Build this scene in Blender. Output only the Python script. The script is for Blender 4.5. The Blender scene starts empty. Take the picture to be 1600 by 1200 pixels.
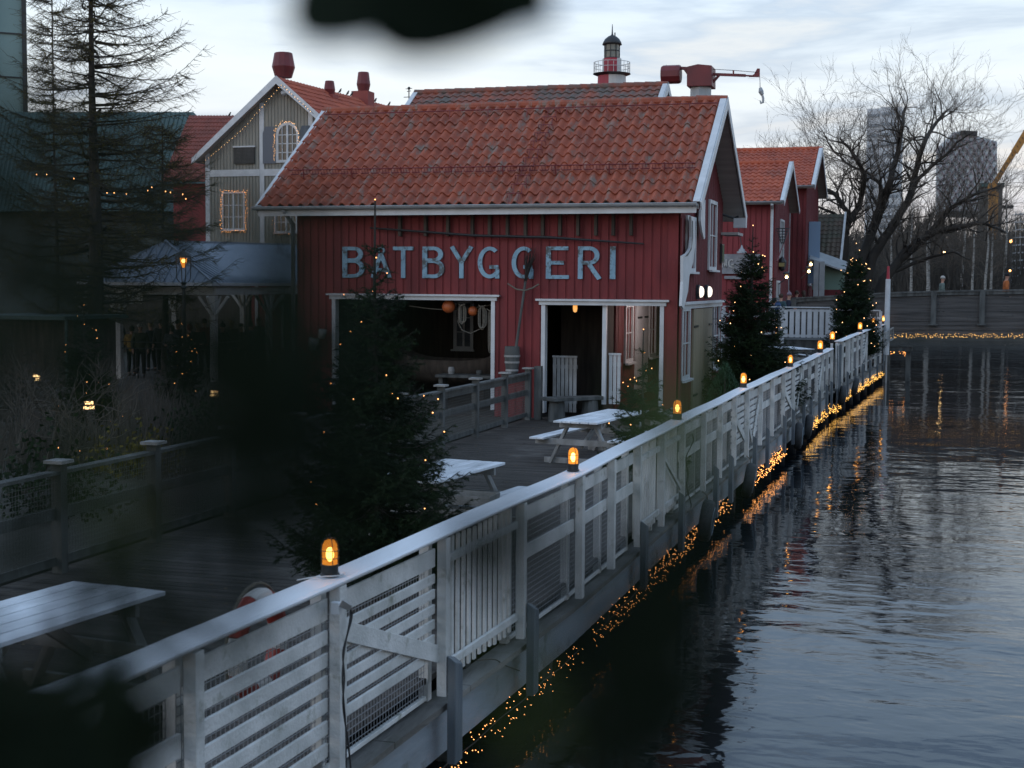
import bpy, math, random
import numpy as np
from mathutils import Vector, Matrix, Quaternion
R = math.radians
rnd = random.Random(7)
scene = bpy.context.scene
col = scene.collection

# ------------------------------------------------ camera
F_PX, PITCH, ROLL, YAW, CAM_H = 2200.0, math.atan(154/2200), 0.007, R(16.5), 3.0
fwd = Vector((-math.sin(YAW)*math.cos(PITCH), math.cos(YAW)*math.cos(PITCH), -math.sin(PITCH)))
rt0 = Vector((math.cos(YAW), math.sin(YAW), 0)); up0 = rt0.cross(fwd)
rgt = rt0*math.cos(ROLL)+up0*math.sin(ROLL); upv = -rt0*math.sin(ROLL)+up0*math.cos(ROLL)
CAMP = Vector((0, 0, CAM_H))
cam_d = bpy.data.cameras.new('camera'); cam = bpy.data.objects.new('camera', cam_d); col.objects.link(cam)
cam.matrix_world = Matrix(((rgt.x, upv.x, -fwd.x, 0), (rgt.y, upv.y, -fwd.y, 0), (rgt.z, upv.z, -fwd.z, CAM_H), (0, 0, 0, 1)))
cam_d.sensor_width = 36; cam_d.lens = F_PX*36/1600; cam_d.clip_end = 3000; cam_d.clip_start = 0.02
cam_d.dof.use_dof = True; cam_d.dof.focus_distance = 24; cam_d.dof.aperture_fstop = 4.6
scene.camera = cam
def ray(px, py): return fwd*F_PX + rgt*(px-800) - upv*(py-600)
def aY(px, py, Y): d = ray(px, py); return CAMP + d*(Y/d.y)
def aX(px, py, X): d = ray(px, py); return CAMP + d*(X/d.x)
def aZ(px, py, Z): d = ray(px, py); return CAMP + d*((Z-CAM_H)/d.z)

# ------------------------------------------------ world, sun, exposure
SUN_EL, SUN_AZ = R(4), R(215)
w = bpy.data.worlds.new('World'); scene.world = w; w.use_nodes = True
nt = w.node_tree; N = nt.nodes; L = nt.links; N.clear()
out = N.new('ShaderNodeOutputWorld'); bg = N.new('ShaderNodeBackground'); L.new(bg.outputs[0], out.inputs[0])
sky = N.new('ShaderNodeTexSky'); sky.sky_type = 'NISHITA'; sky.sun_disc = False
sky.sun_elevation = SUN_EL; sky.sun_rotation = SUN_AZ; sky.air_density = 1.0; sky.dust_density = 1.5
tc = N.new('ShaderNodeTexCoord'); sx = N.new('ShaderNodeSeparateXYZ'); L.new(tc.outputs['Generated'], sx.inputs[0])
def ramp(fac, stops, nodes=N, links=L):
    r = nodes.new('ShaderNodeValToRGB'); e = r.color_ramp.elements
    while len(e) < len(stops): e.new(0.5)
    for i, (p, c) in enumerate(stops): e[i].position = p; e[i].color = (*c, 1)
    links.new(fac, r.inputs[0]); return r
# overcast veil: pale by the horizon, steel blue overhead (radiance is 1/0.1 of what is seen)
veil = ramp(sx.outputs['Z'], [(0.0, (.88, .78, .73)), (.05, (.88, .84, .82)), (.10, (.82, .86, .88)), (.18, (.76, .86, .93)), (.27, (.50, .70, .95)), (.5, (.42, .62, .92)), (1, (.50, .66, .88))])
mp = N.new('ShaderNodeMapping'); mp.inputs['Scale'].default_value = (1.0, 1.0, 6); L.new(tc.outputs['Generated'], mp.inputs[0])
nz = N.new('ShaderNodeTexNoise'); nz.inputs['Scale'].default_value = 4.2; nz.inputs['Detail'].default_value = 6; nz.inputs['Roughness'].default_value = .55; nz.inputs['Distortion'].default_value = .3
L.new(mp.outputs[0], nz.inputs['Vector'])
cm = ramp(nz.outputs[0], [(.36, (1.06, 1.04, 1.02)), (.50, (.98, .98, 1.0)), (.60, (.74, .77, .84)), (.68, (.95, .90, .88)), (.8, (.70, .72, .78))])
mul = N.new('ShaderNodeMix'); mul.data_type = 'RGBA'; mul.blend_type = 'MULTIPLY'; mul.inputs[0].default_value = 1
L.new(veil.outputs[0], mul.inputs[6]); L.new(cm.outputs[0], mul.inputs[7])
vs = N.new('ShaderNodeVectorMath'); vs.operation = 'SCALE'; vs.inputs['Scale'].default_value = 10.0; L.new(mul.outputs[2], vs.inputs[0])
mx = N.new('ShaderNodeMix'); mx.data_type = 'RGBA'; mx.inputs[0].default_value = .88
L.new(sky.outputs[0], mx.inputs[6]); L.new(vs.outputs[0], mx.inputs[7])
L.new(mx.outputs[2], bg.inputs[0]); bg.inputs[1].default_value = 0.115
sd = bpy.data.lights.new('sun', 'SUN'); sd.energy = 0.3; sd.angle = R(25); sd.color = (1, .93, .88)
so = bpy.data.objects.new('sun', sd); col.objects.link(so)
sdir = Vector((math.sin(SUN_AZ)*math.cos(R(25)), math.cos(SUN_AZ)*math.cos(R(25)), math.sin(R(25))))
so.rotation_euler = sdir.to_track_quat('Z', 'Y').to_euler()
vsn = scene.view_settings; vsn.view_transform = 'Standard'; vsn.look = 'None'; vsn.exposure = 0.14; vsn.gamma = 1
scene.cycles.use_denoising = True
scene.cycles.max_bounces = 6; scene.cycles.diffuse_bounces = 3; scene.cycles.glossy_bounces = 3; scene.cycles.transparent_max_bounces = 6
scene.cycles.caustics_reflective = False; scene.cycles.caustics_refractive = False
scene.cycles.sample_clamp_indirect = 4

# ------------------------------------------------ materials
M = {}
def mat(name, c, rough=.7, c2=None, scale=3, stretch=(1, 1, 1), lo=.35, hi=.65, bump=0, bscale=None, metal=0, spec=.5, detail=5, coords='Object', c3=None, s3=.6, t3=(.55, .7), emis=None, estr=0, st3=(1, 1, 1)):
    m = bpy.data.materials.new(name); m.use_nodes = True; n = m.node_tree.nodes; l = m.node_tree.links
    b = n['Principled BSDF']; b.inputs['Base Color'].default_value = (*c, 1); b.inputs['Roughness'].default_value = rough
    b.inputs['Metallic'].default_value = metal; b.inputs['Specular IOR Level'].default_value = spec
    if c2 or bump:
        t = n.new('ShaderNodeTexCoord'); mpp = n.new('ShaderNodeMapping'); mpp.inputs['Scale'].default_value = stretch
        l.new(t.outputs[coords], mpp.inputs[0])
        no = n.new('ShaderNodeTexNoise'); no.inputs['Scale'].default_value = scale; no.inputs['Detail'].default_value = detail
        l.new(mpp.outputs[0], no.inputs['Vector'])
    if c2:
        rr = ramp(no.outputs[0], [(lo, c), (hi, c2)], n, l); last = rr.outputs[0]
        if c3:
            n3 = n.new('ShaderNodeTexNoise'); n3.inputs['Scale'].default_value = s3; n3.inputs['Detail'].default_value = 8; n3.inputs['Roughness'].default_value = .7
            mp3 = n.new('ShaderNodeMapping'); mp3.inputs['Scale'].default_value = st3; l.new(t.outputs[coords], mp3.inputs[0]); l.new(mp3.outputs[0], n3.inputs['Vector'])
            r3 = ramp(n3.outputs[0], [(t3[0], (0, 0, 0)), (t3[1], (1, 1, 1))], n, l)
            m3 = n.new('ShaderNodeMix'); m3.data_type = 'RGBA'; l.new(r3.outputs[0], m3.inputs[0]); l.new(last, m3.inputs[6]); m3.inputs[7].default_value = (*c3, 1)
            last = m3.outputs[2]
        l.new(last, b.inputs['Base Color'])
    if bump:
        bs = no
        if bscale:
            bs = n.new('ShaderNodeTexNoise'); bs.inputs['Scale'].default_value = bscale; bs.inputs['Detail'].default_value = 4; l.new(mpp.outputs[0], bs.inputs['Vector'])
        bp = n.new('ShaderNodeBump'); bp.inputs['Strength'].default_value = bump; bp.inputs['Distance'].default_value = .02
        l.new(bs.outputs[0], bp.inputs['Height']); l.new(bp.outputs[0], b.inputs['Normal'])
    if emis:
        b.inputs['Emission Color'].default_value = (*emis, 1); b.inputs['Emission Strength'].default_value = estr
    M.setdefault(name, m); return m
def glow(name, c, s, samp=True):
    m = mat(name, (.8, .7, .5), .3, emis=c, estr=s)
    if not samp: m.cycles.emission_sampling = 'NONE'
    M.setdefault(name, m); return m

M['white'] = mat('white_paint', (.64, .64, .62), .6, (.44, .45, .43), 2.5, (1, 1, 1), .38, .66, .35, 40, c3=(.22, .23, .18), s3=4.5, t3=(.56, .72))
M['whitetrim'] = mat('white_trim', (.60, .62, .63), .5, (.50, .52, .53), 3, c3=(.33, .33, .31), s3=4, t3=(.63, .75))
M['rail'] = mat('rail_paint', (.76, .78, .80), .42, (.66, .69, .72), 2, (1, .3, 1), .4, .65, .15, 20, c3=(.34, .34, .30), s3=2.5, t3=(.66, .78))
M['fender'] = mat('blue_grey_paint', (.075, .095, .115), .6, (.13, .15, .16), 4, (1, 1, .4), .4, .7, .3, 25)
M['beam'] = mat('beam_paint', (.24, .28, .31), .6, (.13, .15, .15), 2.2, (1, .25, 1), .4, .68, .4, 15, c3=(.07, .08, .06), s3=2, t3=(.56, .7))
M['oldwood'] = mat('weathered_wood', (.20, .195, .18), .85, (.09, .085, .075), 4, (1, .2, 1), .35, .65, .5, 25, c3=(.05, .055, .04), s3=1.5, t3=(.55, .75))
M['greywood'] = mat('grey_wood', (.12, .125, .12), .85, (.055, .058, .055), 5, (1, 1, .25), .35, .65, .5, 25)
M['bridge'] = mat('bridge_boards', (.115, .11, .105), .85, (.04, .038, .036), 2.2, (.22, .3, 5), .3, .7, .5, 20, detail=8)
M['deck'] = mat('deck_boards', (.085, .075, .066), .8, (.036, .032, .029), 1, (.5, 6.8, 1), .35, .65, .5, 20, c3=(.12, .112, .10), s3=1.1, t3=(.54, .72), spec=.25)
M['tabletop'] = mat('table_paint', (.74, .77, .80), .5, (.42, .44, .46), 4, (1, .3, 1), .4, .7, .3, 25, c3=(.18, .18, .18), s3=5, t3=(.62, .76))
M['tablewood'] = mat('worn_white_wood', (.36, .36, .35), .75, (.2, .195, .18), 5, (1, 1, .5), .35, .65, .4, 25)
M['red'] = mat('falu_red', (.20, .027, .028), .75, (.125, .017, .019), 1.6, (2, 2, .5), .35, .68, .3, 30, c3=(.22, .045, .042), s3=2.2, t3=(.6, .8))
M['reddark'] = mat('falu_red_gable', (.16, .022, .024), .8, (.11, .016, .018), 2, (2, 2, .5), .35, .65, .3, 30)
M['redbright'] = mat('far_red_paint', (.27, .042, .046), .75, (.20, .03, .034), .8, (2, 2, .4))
M['tile'] = mat('clay_tile', (.34, .080, .036), .75, (.23, .057, .030), 2.5, (1, 1, 1), .35, .65, .4, 40, c3=(.19, .165, .135), s3=3.4, t3=(.51, .68), st3=(1.6, .45, .45))
M['tile2'] = mat('clay_tile_mossy', (.32, .085, .045), .8, (.20, .065, .045), 3, (1, 1, 1), .35, .65, .4, 30, c3=(.12, .10, .085), s3=1.6, t3=(.42, .60))
M['tile3'] = mat('clay_tile_far', (.43, .095, .042), .75, (.31, .068, .036), 1.4, c3=(.24, .08, .05), s3=.9, t3=(.55, .7))
M['tile4'] = mat('brown_tile', (.12, .085, .065), .85, (.085, .075, .055), 2, c3=(.07, .08, .055), s3=.8, t3=(.45, .65))
M['soffit'] = mat('grey_soffit', (.42, .39, .37), .8, (.33, .31, .29), 2, (.3, 4, 1))
M['grey'] = mat('grey_green_boards', (.30, .285, .24), .75, (.24, .23, .195), 1.5, (2, 2, .4))
M['zinc'] = mat('zinc_roof', (.26, .31, .38), .45, (.20, .245, .31), 1.0, (1, 1, 1), .35, .65, metal=.15)
M['gutter'] = mat('gutter_metal', (.36, .38, .39), .45, (.28, .30, .31), 3, metal=.2)
M['copper'] = mat('verdigris_roof', (.05, .092, .084), .6, (.036, .07, .064), .3, (1, 1, 1))
M['dark'] = mat('dark_iron', (.02, .021, .023), .5)
M['black'] = mat('rubber', (.018, .02, .023), .75, (.035, .038, .04), 8, bump=.4, bscale=30)
M['bluerim'] = mat('tyre_rim_paint', (.13, .17, .20), .6)
M['maroon'] = mat('maroon_metal', (.17, .020, .022), .5, (.11, .016, .018), 1.5)
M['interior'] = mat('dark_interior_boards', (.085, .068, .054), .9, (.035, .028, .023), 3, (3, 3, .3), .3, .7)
M['letter'] = mat('pale_blue_letter', (.24, .40, .50), .6, (.17, .30, .39), 8, (1, 1, .4), .4, .7, c3=(.075, .085, .085), s3=5, t3=(.50, .60))
M['beige'] = mat('beige_door', (.32, .27, .19), .65, (.26, .22, .155), 2, (3, 3, .3))
M['glassdark'] = mat('window_glass', (.02, .026, .03), .04, spec=.9)
M['glasspale'] = mat('curtained_glass', (.18, .20, .22), .08, (.09, .11, .13), 2, spec=.9)
M['needle'] = mat('spruce_needle', (.022, .040, .014), .7, (.006, .013, .007), 3, spec=.15)
M['needle2'] = mat('thuja_green', (.022, .085, .03), .6, (.014, .05, .02), 8)
M['larch'] = mat('larch_twig', (.17, .135, .03), .8, (.07, .06, .02), 1.2, spec=.1)
M['bark'] = mat('bark', (.05, .042, .036), .9, (.028, .024, .021), 4, (2, 2, .3), bump=.6, bscale=12)
M['barebark'] = mat('bare_tree_bark', (.045, .038, .031), .9, (.03, .026, .022), 2)
M['twig'] = mat('bare_twig', (.11, .09, .07), .9, (.08, .065, .05), 1)
M['birch'] = mat('birch_bark', (.36, .35, .32), .8, (.12, .11, .1), 3, (.6, .6, 4), .4, .62)
M['brush'] = mat('far_brush', (.06, .054, .046), .95, (.04, .037, .032), 3)
M['drygrass'] = mat('dry_grass', (.095, .088, .08), .9, (.055, .05, .042), 3, spec=.1)
M['ground'] = mat('ground', (.05, .046, .038), .95, (.028, .028, .022), .8, bump=.6, bscale=6)
M['hill'] = mat('hill', (.04, .038, .032), .95, (.028, .028, .022), .05)
M['wire'] = mat('galvanised_wire', (.24, .25, .26), .5, metal=.3)
M['wiredark'] = mat('old_wire', (.10, .105, .10), .6, metal=.2)
M['cable'] = mat('black_cable', (.012, .012, .013), .5)
M['leaf'] = mat('dark_leaf', (.006, .013, .005), .8, (.003, .007, .003), 12, spec=.12)
M['amber'] = glow('amber_glass', (1, .40, .07), 1.9)
M['hot'] = glow('lamp_filament', (1, .62, .25), 14)
M['fairy'] = glow('fairy_bulb', (1, .38, .09), 5.5, False)
M['fairyw'] = glow('warm_bulb', (1, .52, .2), 5, False)
M['fairyy'] = glow('yellow_bulb', (1, .50, .08), 2.2, False)
M['opal'] = glow('opal_lamp', (1, .86, .74), 1.5)
M['orange'] = mat('orange_buoy', (.48, .12, .03), .5, (.36, .09, .03), 6)
M['rope'] = mat('rope', (.17, .155, .125), .9, (.11, .10, .08), 30)
M['skin'] = mat('skin', (.42, .23, .16), .6)
M['lred'] = mat('lighthouse_red', (.40, .03, .05), .5, (.30, .025, .04), 1)
M['lwhite'] = mat('lighthouse_white', (.58, .57, .54), .6, (.42, .41, .38), 1, (1, 1, .3))
M['lifered'] = mat('lifebuoy_red', (.30, .03, .02), .5)
M['leafgreen'] = mat('green_leaf', (.035, .055, .012), .6, spec=.2)
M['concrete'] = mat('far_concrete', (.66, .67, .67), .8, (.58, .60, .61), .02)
M['crane'] = mat('crane_yellow', (.42, .20, .04), .6, (.30, .14, .03), .5)

# ------------------------------------------------ mesh builder
class MB:
    def __init__(s, xf=None): s.v = []; s.f = []; s.xf = xf or Matrix.Identity(4)
    def add(s, vs, fs):
        o = len(s.v); x = s.xf
        s.v += [tuple(x @ Vector(p)) for p in vs]; s.f += [tuple(i+o for i in f) for f in fs]; return s
    def box(s, a, b):
        x0, y0, z0 = [min(a[i], b[i]) for i in range(3)]; x1, y1, z1 = [max(a[i], b[i]) for i in range(3)]
        return s.add([(x0,y0,z0),(x1,y0,z0),(x1,y1,z0),(x0,y1,z0),(x0,y0,z1),(x1,y0,z1),(x1,y1,z1),(x0,y1,z1)],
                     [(0,3,2,1),(4,5,6,7),(0,1,5,4),(1,2,6,5),(2,3,7,6),(3,0,4,7)])
    def bar(s, p, q, w, h, up=(0,0,1)):           # rectangular bar from p to q, w sideways, h along up
        p = Vector(p); q = Vector(q); d = (q-p).normalized(); u = Vector(up)
        if abs(d.dot(u)) > .99: u = Vector((0,1,0))
        sd = d.cross(u).normalized(); u = sd.cross(d).normalized(); vs = []
        for c in (p, q):
            for a, b in ((-1,-1),(1,-1),(1,1),(-1,1)): vs.append(c+sd*a*w/2+u*b*h/2)
        return s.add(vs, [(0,3,2,1),(4,5,6,7),(0,1,5,4),(1,2,6,5),(2,3,7,6),(3,0,4,7)])
    def tube(s, pts, rs, n=8, cap=True, closed=False):
        pts = [Vector(p) for p in pts]
        if not hasattr(rs, '__len__'): rs = [rs]*len(pts)
        vs = []; fs = []; prev = None; m = len(pts)
        for i, p in enumerate(pts):
            a = pts[(i-1) % m] if (closed or i) else p; b = pts[(i+1) % m] if (closed or i < m-1) else p
            d = (b-a)
            if d.length < 1e-9: d = Vector((0,0,1))
            d.normalize()
            if prev is None: u = d.orthogonal().normalized()
            else:
                u = prev-d*prev.dot(d)
                u = u.normalized() if u.length > 1e-6 else d.orthogonal().normalized()
            prev = u; v = d.cross(u)
            for k in range(n):
                t = 2*math.pi*k/n; vs.append(p+(u*math.cos(t)+v*math.sin(t))*rs[i])
        for i in range(m if closed else m-1):
            j = (i+1) % m
            for k in range(n): fs.append((i*n+k, i*n+(k+1)%n, j*n+(k+1)%n, j*n+k))
        if cap and not closed: fs.append(tuple(range(n))[::-1]); fs.append(tuple((m-1)*n+k for k in range(n)))
        return s.add(vs, fs)
    def lathe(s, prof, c=(0,0,0), n=16, ax=None):   # prof (r, z)
        c = Vector(c); vs = []; fs = []
        for r, z in prof:
            for k in range(n):
                t = 2*math.pi*k/n; p = Vector((r*math.cos(t), r*math.sin(t), z))
                if ax: p = ax @ p
                vs.append(c+p)
        for i in range(len(prof)-1):
            for k in range(n): fs.append((i*n+k, i*n+(k+1)%n, (i+1)*n+(k+1)%n, (i+1)*n+k))
        fs.append(tuple(range(n))[::-1]); fs.append(tuple((len(prof)-1)*n+k for k in range(n)))
        return s.add(vs, fs)
    def ball(s, c, r, n=10, m=7, sc=(1,1,1)):
        c = Vector(c); vs = [c+Vector((0,0,-r*sc[2]))]; fs = []
        for i in range(1, m):
            a = math.pi*i/m-math.pi/2
            for k in range(n):
                t = 2*math.pi*k/n; vs.append(c+Vector((r*math.cos(a)*math.cos(t)*sc[0], r*math.cos(a)*math.sin(t)*sc[1], r*math.sin(a)*sc[2])))
        vs.append(c+Vector((0,0,r*sc[2]))); last = len(vs)-1
        for k in range(n): fs.append((0, 1+(k+1)%n, 1+k))
        for i in range(m-2):
            for k in range(n): fs.append((1+i*n+k, 1+i*n+(k+1)%n, 1+(i+1)*n+(k+1)%n, 1+(i+1)*n+k))
        for k in range(n): fs.append((last, 1+(m-2)*n+k, 1+(m-2)*n+(k+1)%n))
        return s.add(vs, fs)
    def prism(s, poly, off):                     # poly: list of 3D pts, off: extrusion vector
        n = len(poly); off = Vector(off); a = [Vector(p) for p in poly]
        return s.add(a+[p+off for p in a], [tuple(range(n))[::-1], tuple(range(n, 2*n))]+[(i, (i+1)%n, (i+1)%n+n, i+n) for i in range(n)])
    def octa(s, c, r):
        x, y, z = c
        return s.add([(x+r,y,z),(x-r,y,z),(x,y+r,z),(x,y-r,z),(x,y,z+r),(x,y,z-r)], [(0,2,4),(2,1,4),(1,3,4),(3,0,4),(2,0,5),(1,2,5),(3,1,5),(0,3,5)])
    def build(s, name, m, parent=None, smooth=False, bevel=0, **k):
        me = bpy.data.meshes.new(name); me.from_pydata(s.v, [], s.f); me.update()
        if smooth: me.polygons.foreach_set('use_smooth', [True]*len(me.polygons))
        me.materials.append(M[m] if isinstance(m, str) else m)
        o = bpy.data.objects.new(name, me); col.objects.link(o)
        if parent: o.parent = parent
        if parent and parent.name in WORLD: o.matrix_parent_inverse = Matrix.Translation(-parent.location)
        if bevel:
            bv = o.modifiers.new('bevel', 'BEVEL'); bv.width = bevel; bv.segments = 2; bv.limit_method = 'ANGLE'
        if k: tag(o, **k)
        return o
def tag(o, label=None, cat=None, group=None, kind=None):
    if label: o['label'] = label
    if cat: o['category'] = cat
    if group: o['group'] = group
    if kind: o['kind'] = kind
    return o
def empty(name, label, cat, loc=(0,0,0), group=None, rz=0):
    o = bpy.data.objects.new(name, None); col.objects.link(o); o.location = loc; o.rotation_euler.z = rz; o.empty_display_size = .1
    return tag(o, label, cat, group)
WORLD = set()
def wempty(*a, **k):                            # a thing whose parts are given in world coordinates
    o = empty(*a, **k); WORLD.add(o.name); return o
def ctree(o, parent=None):
    c = o.copy(); col.objects.link(c)
    if parent: c.parent = parent
    for ch in o.children: ctree(ch, c)
    return c
def T(x, y, z, rz=0): return Matrix.Translation((x, y, z)) @ Matrix.Rotation(rz, 4, 'Z')
def bulbs(parent, pts, r, m, mesh_name='bulb', most=100):
    """one child per bulb (shared mesh); past `most` the rest are one stuff part; pts in the parent's space"""
    b = MB().octa((0,0,0), r); first = None
    for p in pts[:most]:
        if first is None: first = b.build(mesh_name, m, parent); first.location = p
        else:
            c = first.copy(); col.objects.link(c); c.parent = parent; c.location = p
    if len(pts) > most:
        k = MB()
        for p in pts[most:]: k.octa(tuple(p), r)
        k.build('bulb_chain', m, parent, kind='stuff')
# ================================================ setting: ground, water, hills
WATER_Z = -0.97
def interp(tab, t):
    if t <= tab[0][0]: a, b = tab[0], tab[1]
    elif t >= tab[-1][0]: a, b = tab[-2], tab[-1]
    else:
        for a, b in zip(tab, tab[1:]):
            if t <= b[0]: break
    k = (t-a[0])/(b[0]-a[0]); return a[1]+(b[1]-a[1])*k
FP1 = [(0, -3.86), (6.4, -3.66), (8.2, -3.59), (13.7, -3.36), (19.5, -3.32), (26, -3.24), (33.5, -3.08), (44, -2.9)]
FP2 = [(44.5, -2.76), (52, -2.43), (57, -2.18), (62, -1.85)]
def fx(Y): return interp(FP1 if Y < 44.3 else FP2, Y)
g = MB()
# one sheet: land west of the boardwalk, basin under the water, land beyond the bridge
W, E_, S, NN = -900, 900, -60, 1500
g.add([(W,S,-.03),(-8.9,S,-.03),(-8.9,34,-.03),(-5.2,66,-.03),(-5.2,112,-.03),(W,112,-.03)], [(0,1,2,3,4,5)])
g.add([(-8.9,S,-.03),(-8.9,34,-.03),(-5.2,66,-.03),(-5.2,112,-.03),(-4.4,112,-3.2),(-4.4,66,-3.2),(-8.1,34,-3.2),(-8.1,S,-3.2)], [(0,7,6,1),(1,6,5,2),(2,5,4,3)])
g.add([(-8.1,S,-3.2),(E_,S,-3.2),(E_,112,-3.2),(-4.4,112,-3.2),(-4.4,66,-3.2),(-8.1,34,-3.2)], [(0,1,2,3,4,5)])
g.add([(-4.4,112,-3.2),(E_,112,-3.2),(E_,114,-.6),(-5.2,114,-.6),(-5.2,112,-.03)], [(0,1,2,3),(0,3,4)])
g.add([(-5.2,114,-.6),(E_,114,-.6),(E_,160,1.5),(W,160,1.5),(W,112,-.03),(-5.2,112,-.03)], [(0,1,2,3,4,5)])
g.add([(W,160,1.5),(E_,160,1.5),(E_,NN,4),(W,NN,4)], [(0,1,2,3)])
g.build('ground', 'ground', kind='structure')
# wooded slope behind the water
h = MB(); nx, ny = 60, 10; vs = []
for j in range(ny):
    for i in range(nx):
        x = -120+i*8; y = 132+j*12; k = math.sin(math.pi*min(1, j/(ny-1))*.5)
        vs.append((x, y, .4+k*(6+1.2*math.sin(x*.045+1)+.8*math.sin(x*.13+j)+rnd.uniform(-.4, .4))))
h.add(vs, [(j*nx+i, j*nx+i+1, (j+1)*nx+i+1, (j+1)*nx+i) for j in range(ny-1) for i in range(nx-1)])
h.build('hill', 'hill', smooth=True, kind='structure')
# water
wm = bpy.data.materials.new('water'); wm.use_nodes = True; n_ = wm.node_tree.nodes; l_ = wm.node_tree.links; b_ = n_['Principled BSDF']
b_.inputs['Base Color'].default_value = (.006, .009, .012, 1); b_.inputs['Roughness'].default_value = .03; b_.inputs['IOR'].default_value = 1.33
tcw = n_.new('ShaderNodeTexCoord'); prev = None
gn = n_.new('ShaderNodeTexNoise'); gn.inputs['Scale'].default_value = .11; gn.inputs['Detail'].default_value = 3; l_.new(tcw.outputs['Object'], gn.inputs['Vector'])
gust = n_.new('ShaderNodeMapRange'); gust.inputs['From Min'].default_value = .38; gust.inputs['From Max'].default_value = .62; gust.inputs['To Min'].default_value = .45; gust.inputs['To Max'].default_value = 1.0; l_.new(gn.outputs[0], gust.inputs['Value'])
for sc, st, ds, rot in ((.45, (.8, 1.25, 1), .045, .35), (1.7, (.9, 1.5, 1), .013, .28), (5, (1, 1.5, 1), .0014, .2)):
    mm = n_.new('ShaderNodeMapping'); mm.inputs['Scale'].default_value = st; mm.inputs['Rotation'].default_value = (0, 0, rot); l_.new(tcw.outputs['Object'], mm.inputs[0])
    q = n_.new('ShaderNodeTexNoise'); q.inputs['Scale'].default_value = sc; q.inputs['Detail'].default_value = 2.5; q.inputs['Distortion'].default_value = .35; l_.new(mm.outputs[0], q.inputs['Vector'])
    bp = n_.new('ShaderNodeBump'); l_.new(gust.outputs[0], bp.inputs['Strength']); bp.inputs['Distance'].default_value = ds
    l_.new(q.outputs[0], bp.inputs['Height'])
    if prev: l_.new(prev.outputs[0], bp.inputs['Normal'])
    prev = bp
l_.new(prev.outputs[0], b_.inputs['Normal'])
M['water'] = wm
MB().add([(-8.6,S,WATER_Z),(E_,S,WATER_Z),(E_,113.4,WATER_Z),(-5.0,113.4,WATER_Z),(-4.95,66,WATER_Z),(-8.6,34,WATER_Z)], [(0,1,2,3,4,5)]).build('water', wm, kind='structure')

# ================================================ boardwalk
d = MB(); y = -3.0
while y < 31.0:                                   # planks lie across the walk
    d.box((-8.72, y, -.045+rnd.uniform(-.003,.003)), (fx(y)-.10, y+.142, 0)); y += .15
d.build('boardwalk', 'deck', kind='structure')
d = MB(); y = 31.0
while y < 62.5:
    d.box((-13 if y < 30.6 else (-5.22 if y < 37.3 else -11), y, -.045), (fx(y)-.10, y+.142, 0.004)); y += .15
d.build('boardwalk_far', 'deck', kind='structure')
b = MB()
ys = [-3+i*1.5 for i in range(44)]
for a, c in zip(ys, ys[1:]):
    if a < 44 < c: c = 44
    b.add([(fx(a)-.02,a,-.62),(fx(c)-.02,c,-.62),(fx(c)-.02,c,-.24),(fx(a)-.02,a,-.24),(fx(a)-.14,a,-.62),(fx(c)-.14,c,-.62),(fx(c)-.14,c,-.24),(fx(a)-.14,a,-.24)],
          [(0,1,2,3),(4,7,6,5),(3,2,6,7),(0,4,5,1)])
b.build('pier_beam', 'beam', kind='structure')
b = MB()
for a, c in zip(ys, ys[1:]):                      # worn ledge plank on top of the beam, under the rail posts
    b.add([(fx(a)+.06,a,-.235),(fx(c-.012)+.06,c-.012,-.235),(fx(c-.012)+.06,c-.012,-.185),(fx(a)+.06,a,-.185),(fx(a)-.16,a,-.235),(fx(c-.012)-.16,c-.012,-.235),(fx(c-.012)-.16,c-.012,-.185),(fx(a)-.16,a,-.185)],
          [(0,1,2,3),(4,7,6,5),(3,2,6,7),(0,4,5,1),(1,5,6,2),(0,3,7,4)])
b.build('pier_ledge', 'oldwood', kind='structure')
b = MB(); y = -2
while y < 63:
    for x in (fx(y)-.35, fx(y)-2.6, fx(y)-4.6): b.tube([(x, y, -3.2), (x, y, -.05)], .13, 10)
    b.bar((fx(y)-.15, y, -.18), (-8.5, y, -.18), .14, .22); y += 2.6
b.build('pier_piles', 'black', kind='structure')
# closed quay face under the far part
MB().box((-11, 63.0, -3.1), (-1.9, 63.3, .0)).build('quay_wall', 'black', kind='structure')

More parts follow.
